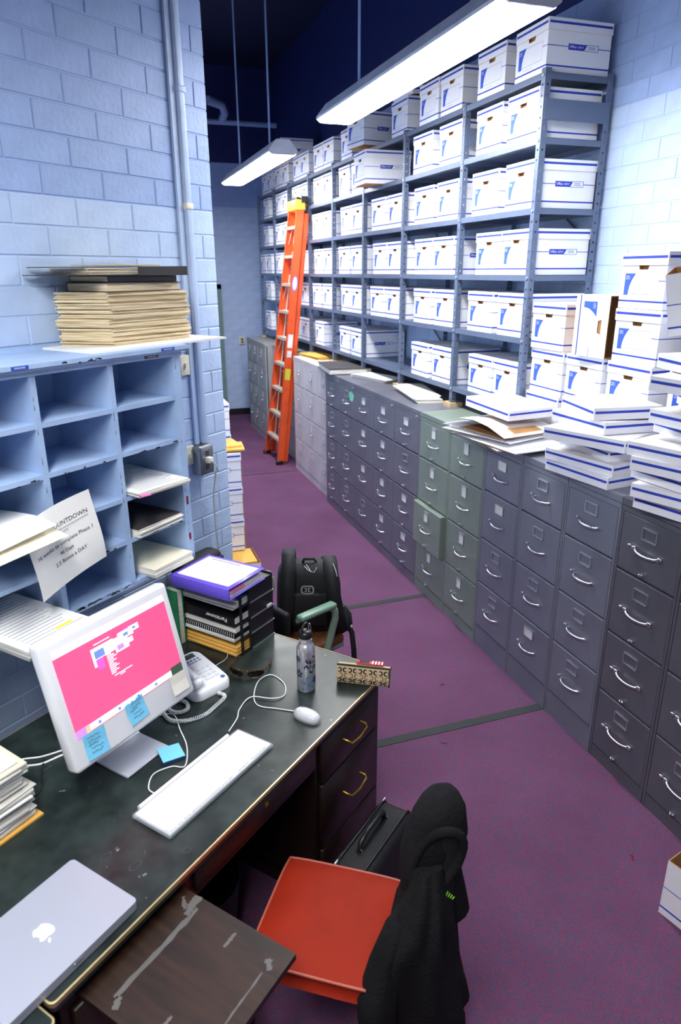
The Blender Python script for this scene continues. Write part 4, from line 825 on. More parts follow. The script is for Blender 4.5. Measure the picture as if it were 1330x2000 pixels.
def rr(a, b, r, n=5):
    P = []
    for cx_, cy_, a0 in ((a-r, -b+r, -PI/2), (a-r, b-r, 0), (-a+r, b-r, PI/2), (-a+r, -b+r, PI)): P += [(cx_+r*math.cos(a0+PI/2*i/n), cy_+r*math.sin(a0+PI/2*i/n)) for i in range(n+1)]
    return P
ob('base', M().ext([(x, y, .002) for x, y in rr(.178, .1215, .012)], (0, 0, .014), 0, True).mesh('base', 'alu'), lp)
ob('lid', M().ext([(x, y, .0175) for x, y in rr(.178, .1215, .012)], (0, 0, .0085), 0, True).mesh('lid', 'alu'), lp)
ob('seam', M().ext([(x, y, .0155) for x, y in rr(.176, .1195, .012)], (0, 0, .0025), 0, True).mesh('seam', 'gap_dark'), lp)
ob('latch', M().rbox((-.012, -.1235, .014), (.012, -.118, .019), .002).mesh('latch', 'chrome'), lp)
AP = [(0, .42), (-.1, .47), (-.3, .5), (-.48, .4), (-.56, .15), (-.52, -.15), (-.4, -.42), (-.25, -.56), (-.12, -.53), (0, -.48), (.12, -.53), (.25, -.56), (.38, -.44), (.5, -.2), (.42, -.14), (.35, 0), (.34, .15), (.42, .28), (.48, .34), (.36, .46), (.18, .48)]
LF = [(.0, .55), (.02, .68), (.1, .8), (.24, .86), (.23, .72), (.14, .6)]
q = M(); sc = .042
q.poly([(x*sc, y*sc, .0264) for x, y in AP[::-1]]); q.poly([(x*sc, y*sc, .0264) for x, y in LF[::-1]])
ob('emblem', q.mesh('emblem', 'label_white'), lp, (0, 0, 0), PI, None, 'white fruit emblem')
# ================================================================== CORDS
def cord(name, label, pts, r=.0022, mn='cord_white', z=.7528, hop=None):
    P = [dw(s, t, z+(hop or {}).get(i, 0)) for i, (s, t) in enumerate(pts)]; Q = []
    for i in range(len(P)-1):
        p0 = P[max(0, i-1)]; p1 = P[i]; p2 = P[i+1]; p3 = P[min(len(P)-1, i+2)]
        for k in range(6):
            t = k/6; Q.append(.5*((2*p1)+(p2-p0)*t+(2*p0-5*p1+4*p2-p3)*t*t+(3*p1-p0-3*p2+p3)*t**3))
    Q.append(P[-1]); return tag(ob(name, M().tube(Q, r, 7).mesh(name, mn)), label, 'cord')
cord('mouse_cord', 'white looped mouse cord on the desk', [(.418, .157), (.44, .223), (.459, .289), (.423, .339), (.334, .387), (.274, .371), (.297, .293), (.359, .247), (.405, .272), (.439, .341), (.512, .334), (.558, .307), (.628, .285)], hop={8: .005, 9: .006})
cord('keyboard_cord', 'white keyboard cord looping beside the blue pad', [(.70, .56), (.658, .516), (.709, .433), (.762, .352), (.835, .29), (.86, .324), (.915, .347), (.968, .313), (.973, .275)])
cord('computer_cord', 'upper white cable behind the computer and paper pile', [(1.16, .79), (1.09, .763), (1.046, .719), (.985, .685), (.93, .66)], .003)
cord('computer_cord', 'lower white cable behind the computer and paper pile', [(1.2, .76), (1.116, .736), (1.068, .689), (1.0, .665), (.93, .62)], .0035)
cord('black_cable', 'black cable looping beside the paper pile', [(1.05, .70), (1.10, .64), (1.135, .593), (1.175, .581), (1.21, .59)], .003, 'cord_black')
cord('phone_line', 'thin grey telephone line behind the sunglasses', [(.40, .60), (.33, .60), (.27, .60), (.23, .64), (.235, .72), (.25, .93)], .002, 'cord_grey')
# ================================================================== PHONE
pn = thing('telephone', 'white desk telephone behind the computer', 'telephone', dw(.462, .585, .7506), RZ-.2)
# body wedge: x width, y depth (front low)
q = M(); O = rr(.085, .115, .035, 5); n = len(O)
zt = lambda y: .03+.035*(y+.115)/.23
q.add([(x, y, 0) for x, y in O]+[(x*1.0, y, zt(y)-.008) for x, y in O]+[(x*.95, y*.95, zt(y)) for x, y in O], [(i, (i+1) % n, n+(i+1) % n, n+i) for i in range(n)]+[(n+i, n+(i+1) % n, 2*n+(i+1) % n, 2*n+i) for i in range(n)], 0, True)
q.add([(x*.95, y*.95, zt(y)) for x, y in O], [list(range(n))], 0); ob('phone_body', q.mesh('phone_body', 'white_plastic'), pn)
def onph(m, x0, x1, y0, y1, h, mi=0): m.add([(x0, y0, zt(y0)), (x1, y0, zt(y0)), (x1, y1, zt(y1)), (x0, y1, zt(y1)), (x0, y0, zt(y0)+h), (x1, y0, zt(y0)+h), (x1, y1, zt(y1)+h), (x0, y1, zt(y1)+h)], [(4,5,6,7), (0,1,5,4), (1,2,6,5), (2,3,7,6), (3,0,4,7)], mi)
q = M(); onph(q, -.015, .055, .075, .1, .0012); ob('display', q.mesh('display', 'lcd'), pn)
for r in range(4):
    for c in range(3):
        q = M(); x = .0+c*.022; y = .005-r*.02; onph(q, x, x+.015, y-.011, y, .003); ob('button', q.mesh('button', 'white_metal'), pn)
for c in range(5):
    q = M(); x = -.012+c*.015; onph(q, x, x+.01, .045, .051, .0025); ob('button', q.mesh('button', 'ink_grey'), pn)
    q = M(); onph(q, x, x+.009, .058, .064, .0025); ob('button', q.mesh('button', 'screen_blue' if False else 'globe_blue'), pn)
q = M(); q.add([(.062+.009*math.cos(t*PI/8), -.082+.009*math.sin(t*PI/8), zt(-.082)+.0012) for t in range(16)], [list(range(16))]); ob('badge', q.mesh('badge', 'globe_blue'), pn, label='round blue badge')
q = M(); q.rbox((-.078, -.1, .04), (-.03, -.052, .075), .014, 0, 3); q.rbox((-.078, .05, .06), (-.03, .1, .095), .014, 0, 3); q.tube([(-.054, -.08, .068), (-.054, -.03, .08), (-.054, .03, .09), (-.054, .08, .088)], .017, 10); ob('handset', q.mesh('handset', 'white_plastic'), pn)
def coil(m, path, R, r, turns, n=10):
    P = [Vector(p) for p in path]; L = len(P)-1; Q = []
    N = turns*n
    for i in range(N+1):
        f = i/N*L; k = min(int(f), L-1); a = P[k].lerp(P[k+1], f-k); d = (P[min(k+1, L)]-P[max(k-0, 0)]).normalized(); s = d.cross(Vector((0, 0, 1))).normalized(); t = i/n*2*PI
        Q.append(a+s*R*math.cos(t)+Vector((0, 0, 1))*R*math.sin(t))
    return m.tube(Q, r, 5)
def cat_(pts, z, n=6):
    P = [dw(s, t, z) for s, t in pts]; Q = []
    for i in range(len(P)-1):
        p0 = P[max(0, i-1)]; p1 = P[i]; p2 = P[i+1]; p3 = P[min(len(P)-1, i+2)]
        for k in range(n): t = k/n; Q.append(.5*((2*p1)+(p2-p0)*t+(2*p0-5*p1+4*p2-p3)*t*t+(3*p1-p0-3*p2+p3)*t**3))
    return Q+[P[-1]]
tag(ob('handset_cord', coil(M(), cat_([(.48, .46), (.485, .425), (.55, .415), (.606, .413), (.66, .44), (.69, .48), (.688, .518), (.66, .56), (.61, .565), (.585, .53), (.61, .49), (.645, .5), (.65, .54), (.60, .60), (.56, .62)], .7582), .0062, .0014, 130, 8).mesh('handset_cord', 'cord_white')), 'white coiled telephone handset cord on the desk', 'cord')
# ================================================================== DESK ORGANISER AND CONTENTS
og = thing('letter_tray', 'black four-tier letter tray at the far corner of the desk', 'tray', dw(.217, .56, .7506), RZ)
OD, OW, OH = .215, .305, .29       # along +x (towards -s), along t, height
m = M()
for i in range(5): m.box((0, 0, i*.07), (OD, OW, i*.07+.003)); 
ob('tier_plates', m.mesh('tier_plates', 'binder_black'), og)
for i in range(4):
    ob('side_panel', M().box((.062, 0, i*.07+.006), (OD, .003, i*.07+.069)).mesh('side_panel', 'binder_black'), og)
    ob('tier_edge', M().box((.058, -.003, i*.07-.0005), (OD, .0015, i*.07+.0045)).mesh('tier_edge', 'zinc'), og)
    ob('side_panel', M().box((0, OW-.003, i*.07+.003), (OD, OW, i*.07+.07)).mesh('side_panel', 'binder_black'), og)
for x in (0, .055): ob('tray_post', M().box((x, -.003, 0), (x+.008, .006, OH)).mesh('tray_post', 'binder_black'), og)
ob('back_panel', M().box((OD-.003, 0, 0), (OD, OW, OH)).mesh('back_panel', 'binder_black'), og)
ob('clip', M().rbox((.165, -.012, .145), (.195, -.002, .16), .003).mesh('clip', 'grey_clear'), og)
def itray(name, label, cat, tier, x0, x1, y0, y1, z, h, mats, extra=None, r=0):
    t = thing(name, label, cat, dw(.217, .56, .7506+tier*.07+.0035+z), RZ+r, 'things in the letter tray')
    return t
t = itray('envelope_stack', 'thick manila envelopes in the bottom letter tray', 'envelopes', 0, 0, 0, 0, 0, 0, 0, 0)
for k in range(3): ob('envelope', M().rbox((-.03+.004*k, .008, .014*k), (.2, .295, .014*k+.0138), .004, 0, 2).mesh('envelope', 'manila'), t)
t = itray('paper_stack', 'white and black reports in the second letter tray', 'papers', 1, 0, 0, 0, 0, 0, 0, 0)
ob('report', M().box((-.035, .01, 0), (.2, .29, .012)).mesh('report', 'page_edges'), t); q = M().box((-.03, .01, .0125), (.2, .28, .034)); ob('spiral_report', q.mesh('spiral_report', 'binder_black'), t)
q = M()
for k in range(24): q.tube([(-.03+.004*math.cos(a), .014+k*.011, .023+.011*math.sin(a)) for a in [i*PI/4 for i in range(8)]], .0012, 4, 0, True)
ob('spiral', q.mesh('spiral', 'white_metal'), t); ob('cover_sheet', M().box((-.022, .01, .035), (.2, .285, .052)).mesh('cover_sheet', 'page_edges'), t)
t = itray('ring_binder', 'black ring binder with white lettering in the third letter tray', 'binder', 2, 0, 0, 0, 0, 0, 0, 0)
ob('cover', M().box((-.03, .009, 0), (.2, .29, .004)).box((-.03, .009, .034), (.2, .29, .038)).box((-.032, .009, 0), (-.028, .29, .038)).mesh('cover', 'binder_black'), t); ob('pages', M().box((-.02, .01, .005), (.19, .285, .033)).mesh('pages', 'page_edges'), t)
ob('lettering', M().text('Partitioner', .026, fr((-.0326, .1, .02), (0, 1, 0), (0, 0, -1)), 0, .008).mesh('lettering', 'paper'), t)
t = itray('paper_stack', 'loose grey sheets in the top letter tray', 'papers', 3, 0, 0, 0, 0, 0, 0, 0)
ob('sheet', M().box((-.03, .012, 0), (.2, .28, .006)).mesh('sheet', 'grey_clear'), t); ob('sheet', M().box((-.02, .008, .007), (.2, .29, .018), 0, Matrix.Rotation(.03, 4, 'Z')).mesh('sheet', 'page_edges'), t); ob('sheet', M().box((.0, .01, .02), (.2, .25, .03), 0).mesh('sheet', 'paper_cream'), t); ob('sheet', M().box((.0, .01, .034), (.2, .2, .04), 0).mesh('sheet', 'globe_blue'), t)
pb = thing('ring_binder', 'purple ring binder lying on the letter tray', 'binder', dw(.305, .535, .7506+OH), RZ+.03, 'things in the letter tray')
q = M().rbox((0, 0, 0), (.235, .295, .003), .0012, 0, 1).rbox((0, 0, .046), (.235, .295, .049), .0012, 0, 1).rbox((-.003, 0, 0), (.001, .295, .049), .0012, 0, 1); ob('cover', q.mesh('cover', 'purple_vinyl'), pb)
ob('pages', M().box((.012, .008, .004), (.225, .287, .03)).mesh('pages', 'page_edges'), pb); ob('tab_page', M().box((.02, .003, .022), (.1, .05, .034)).mesh('tab_page', 'pink_tab'), pb); ob('rings', M().tube([(.02, .1, .025+.012*math.cos(a)) for a in (0, 2)], .002, 5).mesh('rings', 'chrome'), pb)
q = M().box((.02, .018, .049), (.218, .278, .0496), 0).box((.2, .1, .0496), (.206, .25, .05), 1)
for k in range(7): q.box((.06+.016*k, .06, .0496), (.0625+.016*k, .06+.12+.05*((k*5) % 3)/3, .0499), 2)
ob('cover_sheet', q.mesh('cover_sheet', ['paper', 'ink_grey', 'grey_clear']), pb)
gb = thing('green_folder', 'green marbled folder standing beside the letter tray', 'folder', dw(.275, .80, .7506), RZ)
ob('cover', M().box((-.018, .03, 0), (-.014, .11, .25)).box((.014, .03, 0), (.018, .11, .25)).box((-.018, .106, 0), (.018, .11, .25)).mesh('cover', 'green_cover'), gb); ob('pages', M().box((-.014, .034, .003), (.014, .106, .245)).mesh('pages', 'page_edges'), gb)
bb = thing('black_bag', 'tall black bag standing behind the desk by the wall', 'bag', dw(-.13, 1.115, 0), RZ)
ob('bag_body', M().rbox((-.14, -.055, 0), (.14, .055, .95), .04, 0, 4).mesh('bag_body', 'black_nylon'), bb); ob('bag_flap', M().rbox((-.13, -.062, .60), (.13, -.04, .92), .01, 0, 2).mesh('bag_flap', 'black_nylon'), bb)
# ---- left paper pile
t = thing('paper_pile', 'tall uneven pile of papers at the left picture edge', 'papers', dw(1.345, .66, .7506), RZ)
rp_ = random.Random(9); z = 0
ob('envelope', M().box((-.13, -.165, 0), (.145, .14, .006)).mesh('envelope', 'manila'), t); z = .0065
while z < .2:
    h = rp_.choice((.006, .009, .012, .016)); a = rp_.uniform(-.014, .014); b = rp_.uniform(-.012, .012)
    ob('sheaf', M().rbox((-.12+a, -.15+b, 0), (.125+a, .135+b, h-.0006), min(.003, h*.3), 0, 1).mesh('sheaf', rp_.choice(('page_edges', 'page_edges', 'paper_cream', 'paper'))), t, (0, 0, z), rp_.uniform(-.05, .05)); z += h
# ================================================================== BOTTLE, SUNGLASSES, WALLET
bt = thing('water_bottle', 'steel water bottle with blue flowers on the desk', 'bottle', dw(.275, .205, .7506), RZ)
ob('bottle_body', M().lathe([(.032, 0), (.0345, .004), (.035, .01), (.035, .165), (.033, .18), (.026, .193), (.022, .198), (.0215, .222)], 28).mesh('bottle_body', 'steel_bottle'), bt)
ob('neck_ring', M().lathe([(.0228, .205), (.0236, .207), (.0228, .209)], 24).lathe([(.0228, .213), (.0236, .215), (.0228, .217)], 24).mesh('neck_ring', 'steel_bottle'), bt)
ob('cap', M().lathe([(.0255, .22), (.027, .224), (.027, .236), (.024, .242), (.016, .247), (.004, .248)], 24).tube([(-.022, 0, .238), (-.02, 0, .262), (-.008, 0, .272), (.008, 0, .272), (.02, 0, .262), (.022, 0, .238)], .0055, 8).mesh('cap', 'black_plastic'), bt)
ob('carabiner', M().tube([(.022+.008*math.cos(a), -.004, .24+.024*math.sin(a)) for a in [i*PI/6 for i in range(12)]], .0018, 6, 0, True).mesh('carabiner', 'chrome'), bt)
def flower(m, ang, z, R, mi, n=6):
    for k in range(n):
        a0 = k*2*PI/n+.3; pts = []
        for u, v in ((.22, -.1), (.6, -.26), (.95, -.16), (1, 0), (.95, .16), (.6, .26), (.22, .1)):
            x = R*(u*math.cos(a0)-v*math.sin(a0)); y = R*(u*math.sin(a0)+v*math.cos(a0)); th = ang+x/.0355
            pts.append((.0355*math.cos(th), .0355*math.sin(th), z+y))
        m.poly(pts, mi)
    m.poly([(.0356*math.cos(ang+.16*R*math.cos(i*PI/4)/.0355), .0356*math.sin(ang+.16*R*math.cos(i*PI/4)/.0355), z+.16*R*math.sin(i*PI/4)) for i in range(8)], 2)
q = M(); fa = -PI*.73      # direction of the camera in the bottle's frame
flower(q, fa+.5, .118, .036, 0); flower(q, fa-.05, .038, .034, 1, 5); flower(q, fa-1.1, .08, .018, 0); flower(q, fa+.9, .05, .016, 0); flower(q, fa-1.2, .14, .014, 0); flower(q, fa+2.2, .1, .03, 0); flower(q, fa+3.3, .06, .03, 1)
ob('flower_print', q.mesh('flower_print', ['bottle_navy', 'bottle_blue', 'zinc']), bt, label='navy and blue flower print')
sg = thing('sunglasses', 'tortoiseshell sunglasses lying open on the desk', 'sunglasses', dw(.338, .445, .7506), RZ-1.2)
for s in (-1, 1):
    L = [(s*.008, -.004, .012), (s*.012, -.006, .03), (s*.04, -.002, .037), (s*.066, .012, .034), (s*.07, .016, .02), (s*.055, .006, .006), (s*.025, -.004, .003)]
    ob('lens', M().poly(L if s > 0 else L[::-1]).poly(L[::-1] if s > 0 else L).mesh('lens', 'dark_lens'), sg); ob('frame', M().tube(L, .002, 6, 0, True).mesh('frame', 'tortoise'), sg)
    ob('temple', M().tube([(s*.07, .016, .03), (s*.074, .05, .03), (s*.072, .1, .024), (s*.066, .125, .008)], .003, 6, 0, False, [1.5, 1.1, 1, 1.4]).mesh('temple', 'tortoise'), sg)
ob('bridge', M().tube([(-.01, -.005, .03), (0, -.006, .033), (.01, -.005, .03)], .003, 6).mesh('bridge', 'tortoise'), sg)
wa = thing('wallet', 'tan and brown patterned wallet at the desk corner', 'wallet', dw(.125, .042, .7506), RZ-1.22)
WL, WH, WD = .1, .078, .055
pf_ = [(-WD/2, .006), (-WD/2-.006, .03), (-WD/2+.004, WH-.004), (-WD/2+.014, WH), (WD/2, WH-.018), (WD/2+.004, .02), (WD/2-.004, .0), (-WD/2+.006, 0)]
ob('wallet_body', M().ext([(-WL, y, z) for y, z in pf_], (2*WL, 0, 0), 0, False).mesh('wallet_body', 'canvas_tan'), wa)
q = M(); rw = random.Random(2)
def onface(u, v):     # point on the front face of the wallet
    z = .008+v*(WH-.014); k = (z-.03)/(WH-.034) if z > .03 else 0; y = (-WD/2-.006+.01*k if z > .03 else -WD/2-.006*(z-.006)/.024)
    return (u, y-.0012, z)
for r_ in range(3):
    for c in range(10):
        u = -.088+c*.0195+(.005 if r_ % 2 else 0); v = .18+.32*r_; mi = (0, 1, 0)[r_]; a0 = 0 if c % 2 else PI
        o_ = []; 
        for i in range(13):
            a = a0+.7+i/12*(2*PI-1.4); o_.append((u+.0085*math.cos(a), v+.15*math.sin(a)))
        inn = [(u+.0048*math.cos(a0+.7+i/12*(2*PI-1.4))+.0016*math.cos(a0), v+.085*math.sin(a0+.7+i/12*(2*PI-1.4))) for i in range(13)]
        for i in range(12): q.poly([onface(max(-WL, min(WL, p[0])), max(0, min(1, p[1]))) for p in (o_[i], o_[i+1], inn[i+1], inn[i])], mi)
ob('pattern', q.mesh('pattern', ['canvas_black', 'canvas_brown']), wa, label='woven letter pattern')
ob('snap', M().lathe([(.004, 0), (.004, .0015)], 12).mesh('snap', 'zinc'), wa, (0, -WD/2-.0045, .036), 0, (PI/2, 0, 0))
ob('binding', M().tube([(-WL, -WD/2+.008, WH), (WL, -WD/2+.008, WH)], .004, 6).tube([(WL, -WD/2, .004), (WL, -WD/2, WH-.006), (WL, WD/2, WH-.02)], .0035, 6).mesh('binding', 'canvas_black'), wa)
q = M().rbox((-.03, -.002, WH-.004), (.075, .02, WH+.004), .003, 0, 1)
for k in range(4): q.box((.03+k*.012, -.0022, WH+.004), (.035+k*.012, .0202, WH+.0046), 1)
q.box((-.018, 0, WH+.004), (.02, .018, WH+.0047), 2)
ob('red_card', q.mesh('red_card', ['red_print', 'label_white', 'board_grey']), wa, label='red and white phone on the wallet')
# ================================================================== ARMCHAIR WITH BACKPACK
ac = thing('armchair', 'green metal armchair with brown seat beyond the desk', 'chair', (-1.27, 1.17, 0), .42)
ob('seat', M().rbox((-.15, -.225, .37), (.215, .225, .425), .02, 0, 3).mesh('seat', 'brown_seat'), ac)
ob('seat_pan', M().rbox((-.15, -.22, .345), (.217, .22, .372), .01, 0, 2).mesh('seat_pan', 'arm_frame'), ac)
ob('backrest', M().rbox((-.165, -.2, .48), (-.125, .2, .66), .018, 0, 3).mesh('backrest', 'black_nylon'), ac)
for s in (-1, 1):
    y = s*.262
    ob('leg', M().tube([(.075, y, .64), (.105, y, .615), (.11, y, .57), (.04, y, .38), (.07, y, .2), (.13, y, .01)], .019, 8).mesh('leg', 'arm_frame'), ac)
    ob('leg', M().tube([(-.13, y*.88, .42), (-.14, y*.9, .3), (-.15, y*.9, .01)], .016, 8).mesh('leg', 'arm_frame'), ac)
    ob('arm_rest', M().rbox((-.13, y-.026, .635), (.105, y+.026, .665), .013, 0, 3).mesh('arm_rest', 'arm_green'), ac)
    ob('arm_bracket', M().tube([(-.128, y*.93, .63), (.075, y, .635)], .012, 8).mesh('arm_bracket', 'arm_frame'), ac)
bk = thing('backpack', 'black backpack with shoulder straps sitting on the armchair', 'backpack', (-1.135, 1.20, .426), -.3)
secs = []
for z, hw_, hd_, ox in ((0, .14, .07, 0), (.015, .165, .09, 0), (.12, .172, .1, 0), (.25, .168, .095, .0), (.33, .155, .085, -.005), (.365, .13, .065, -.008), (.38, .09, .035, -.01)):
    secs.append(((ox, 0, z), (hw_, 0, 0), (0, hd_, 0)))
m = M(); n = 28; V = []
for c, a, b in secs:
    for j in range(n):
        t_ = 2*PI*j/n; cx_ = math.copysign(abs(math.cos(t_))**.5, math.cos(t_)); sy_ = math.copysign(abs(math.sin(t_))**.5, math.sin(t_)); V.append((c[0]+a[0]*cx_, b[1]*sy_, c[2]))
k = len(secs); m.add(V, [(i*n+j, i*n+(j+1) % n, (i+1)*n+(j+1) % n, (i+1)*n+j) for i in range(k-1) for j in range(n)], 0, True); m.add(V[-n:], [list(range(n))], 0, True); m.add(V[:n], [list(range(n))[::-1]])
ob('bag_body', m.mesh('bag_body', 'black_nylon'), bk)
def strap(pts, wd, th, name='shoulder_strap', mn='black_nylon'):
    m = M(); P = [Vector(p) for p in pts]; V = []
    for i, p in enumerate(P):
        t_ = (P[min(i+1, len(P)-1)]-P[max(i-1, 0)]).normalized(); sd = Vector((1, 0, 0)); sd = (sd-t_*sd.dot(t_)).normalized(); nn = t_.cross(sd)
        V += [p+sd*wd/2+nn*th/2, p-sd*wd/2+nn*th/2, p-sd*wd/2-nn*th/2, p+sd*wd/2-nn*th/2]
    k = len(P); m.add(V, [(i*4+j, i*4+(j+1) % 4, (i+1)*4+(j+1) % 4, (i+1)*4+j) for i in range(k-1) for j in range(4)]+[(3, 2, 1, 0), (4*k-4, 4*k-3, 4*k-2, 4*k-1)], 0, True)
    return ob(name, m.mesh(name, mn), bk)
strap([(-.1, .05, .37), (-.1, .02, .435), (-.1, -.05, .435), (-.1, -.105, .36), (-.105, -.12, .25), (-.12, -.12, .12), (-.13, -.11, .03)], .07, .016)
strap([(.1, .06, .36), (.11, .03, .385), (.115, -.04, .385), (.12, -.1, .345), (.13, -.12, .24), (.15, -.125, .12), (.17, -.11, .02)], .07, .016)
ob('front_pocket', M().rbox((-.09, -.113, .05), (.1, -.085, .24), .012, 0, 2).mesh('front_pocket', 'black_nylon'), bk)
ob('grab_handle', M().tube([(-.03, -.02, .375), (-.02, -.03, .402), (.03, -.03, .402), (.045, -.02, .372)], .008, 6).mesh('grab_handle', 'black_nylon'), bk)
ob('reflective_cord', M().tube([(-.02, -.06, .375), (.0, -.085, .36), (.03, -.09, .35), (.045, -.07, .37)], .0025, 5).tube([(-.01, -.05, .378), (.015, -.09, .352)], .0025, 5).tube([(.128, -.06, .385), (.142, -.1, .36), (.148, -.11, .335)], .003, 5).mesh('reflective_cord', 'logo_grey'), bk)
# badge: rounded ring with two C shapes
q = M(); yb = -.112
def ringpoly(a, b, a2, b2, r, r2): 
    o1 = rr(a, b, r, 4); o2 = rr(a2, b2, r2, 4); n_ = len(o1)
    for i in range(n_): q.poly([(o1[i][0], yb, o1[i][1]), (o1[(i+1) % n_][0], yb, o1[(i+1) % n_][1]), (o2[(i+1) % n_][0], yb, o2[(i+1) % n_][1]), (o2[i][0], yb, o2[i][1])])
ringpoly(.034, .025, .026, .017, .018, .012)
for s in (-1, 1):
    for a_, b_, c_, d_ in ((.003, .016, .006, .012), (.003, .016, -.012, -.006), (.003, .009, -.006, .006)): q.poly([(s*a_, yb, c_), (s*b_, yb, c_), (s*b_, yb, d_), (s*a_, yb, d_)][::s])
ob('badge', q.mesh('badge', 'logo_grey'), bk, (-.005, -.004, .265), label='grey rounded badge')
ob('hip_pad', M().loft([((.17, -.07, .0), (.02, 0, 0), (0, .03, 0)), ((.185, -.07, .03), (.045, 0, 0), (0, .05, 0)), ((.185, -.06, .09), (.04, 0, 0), (0, .05, 0)), ((.17, -.05, .14), (.02, 0, 0), (0, .03, 0))], 14, 0, .05, 4).mesh('hip_pad', 'black_nylon'), bk)
strap([(.2, -.08, .05), (.225, -.09, .0), (.235, -.1, -.1), (.24, -.1, -.22)], .028, .004, 'loose_strap')
ob('buckle', M().rbox((.195, -.1, .03), (.228, -.085, .045), .004).mesh('buckle', 'logo_grey'), bk)
# ================================================================== RED CHAIR AND JACKET
rz_c = math.radians(145.7-90)
ch = thing('office_chair', 'red vinyl office chair at the desk with a jacket on it', 'chair', (-1.59, -.545, 0), rz_c)
q = M(); n = 12; V = []
for j in range(n+1):
    for i in range(n+1):
        x = -1+2*i/n; y = -1+2*j/n; e = max(abs(x), abs(y)); V.append((x*.185*(1-.03*abs(y)**4), y*.195*(1-.03*abs(x)**4), .446+.02*(1-x*x)*(1-y*y)-.012*(e**8)))
q.add(V, [(j*(n+1)+i, j*(n+1)+i+1, (j+1)*(n+1)+i+1, (j+1)*(n+1)+i) for j in range(n) for i in range(n)], 0, True)
E_ = [(i, 0) for i in range(n)]+[(n, j) for j in range(n)]+[(n-i, n) for i in range(n)]+[(0, n-j) for j in range(n)]
ring = [V[j*(n+1)+i] for i, j in E_]; k = len(ring)
q.add(ring+[(x, y, .375) for x, y, z in ring], [((i+1) % k, i, k+i, k+(i+1) % k) for i in range(k)]+[list(range(k, 2*k))], 0, True)
ob('seat', q.mesh('seat', 'red_vinyl'), ch); ob('piping', M().tube([(x*1.005, y*1.005, z+.001) for x, y, z in ring], .0045, 6, 0, True).mesh('piping', 'red_piping'), ch)
ob('seat_frame', M().box((-.17, -.18, .355), (.17, .18, .376)).mesh('seat_frame', 'black_plastic'), ch)
for sx in (-1, 1):
    ob('leg', M().tube([(sx*.16, .17, .36), (sx*.175, .185, .345), (sx*.185, .2, .01)], .012, 8).mesh('leg', 'black_plastic'), ch)
    ob('leg', M().tube([(sx*.16, -.17, .36), (sx*.175, -.19, .345), (sx*.185, -.22, .01)], .012, 8).mesh('leg', 'black_plastic'), ch)
    ob('back_post', M().tube([(sx*.12, -.17, .365), (sx*.13, -.215, .37), (sx*.11, -.25, .45), (sx*.09, -.262, .58)], .011, 8).mesh('back_post', 'chrome'), ch)
ob('backrest', M().rbox((-.1, -.275, .48), (.1, -.25, .60), .018, 0, 3).mesh('backrest', 'red_vinyl'), ch)
RR = Vector((math.cos(YAW), -math.sin(YAW), 0)); BDIR = Vector((.565, .826, 0)).normalized()
jk = thing('jacket', 'black hooded jacket hanging over the red chair back', 'jacket', (-1.40, -.68, 0))
def jsec(L, R, z, b, dc=0): c = RR*(L+R)/2+Vector((0, 0, z))+BDIR*dc; return (c, RR*(R-L)/2, BDIR*b)
ob('torso', M().loft([jsec(.005, .085, .72, .06, .01), jsec(-.005, .10, .665, .095, 0), jsec(-.03, .112, .60, .13), jsec(-.05, .116, .55, .145), jsec(-.064, .122, .498, .145), jsec(-.072, .128, .44, .14), jsec(-.077, .135, .379, .135), jsec(-.08, .148, .287, .125), jsec(-.079, .172, .208, .12), jsec(-.072, .178, .134, .115), jsec(-.03, .14, .09, .095)], 56, 0, .085, 7, 0, .8).mesh('torso', 'black_cloth'), jk)
H0 = Vector((.06, .06, 0))
def hsec(L, R, z, b, d=0): c = H0+RR*(L+R)/2+Vector((0, 0, z))+BDIR*d; return (c, RR*(R-L)/2, BDIR*b)
ob('hood', M().loft([hsec(.02, .06, .872, .025, .02), hsec(-.012, .092, .858, .06, .01), hsec(-.034, .115, .815, .085), hsec(-.05, .124, .76, .095), hsec(-.062, .115, .713, .1), hsec(-.066, .095, .657, .1), hsec(-.055, .08, .585, .09), hsec(-.03, .06, .53, .06)], 36, 0, .03, 4, 1, .9).mesh('hood', 'black_cloth'), jk)
F_ = -Vector((math.sin(YAW), math.cos(YAW), 0))
hr = []
for i in range(22):
    a = i/22*2*PI; u = .058*math.cos(a); v = .10*math.sin(a); hr.append(H0+RR*(.028+u*.93+v*.42)+Vector((0, 0, .735+v*.93-u*.35))+F_*(.112-.9*(abs(u)/.058)**2*.03-.25*max(0, v)))
ob('hood_rim', M().tube(hr, .0135, 10, 0, True).mesh('hood_rim', 'black_cloth'), jk)
cen = sum(hr, Vector())/22-F_*.004
ob('hood_lining', M().add([cen]+[p-F_*.002 for p in hr], [(0, 1+i, 1+(i+1) % 22) for i in range(22)], 0, True).mesh('hood_lining', 'black_nylon'), jk)
ob('sleeve', M().loft([((H0+RR*.06+Vector((0, 0, .70))), RR*.03, BDIR*.04), ((H0+RR*.075+Vector((0, 0, .61))), RR*.036, BDIR*.045), ((H0+RR*.09+Vector((0, 0, .53))), RR*.04, BDIR*.045), ((H0+RR*.105+Vector((0, 0, .465))), RR*.04, BDIR*.042), ((H0+RR*.105+Vector((0, 0, .44))), RR*.032, BDIR*.035)], 20, 0, .05, 4).mesh('sleeve', 'black_cloth'), jk)
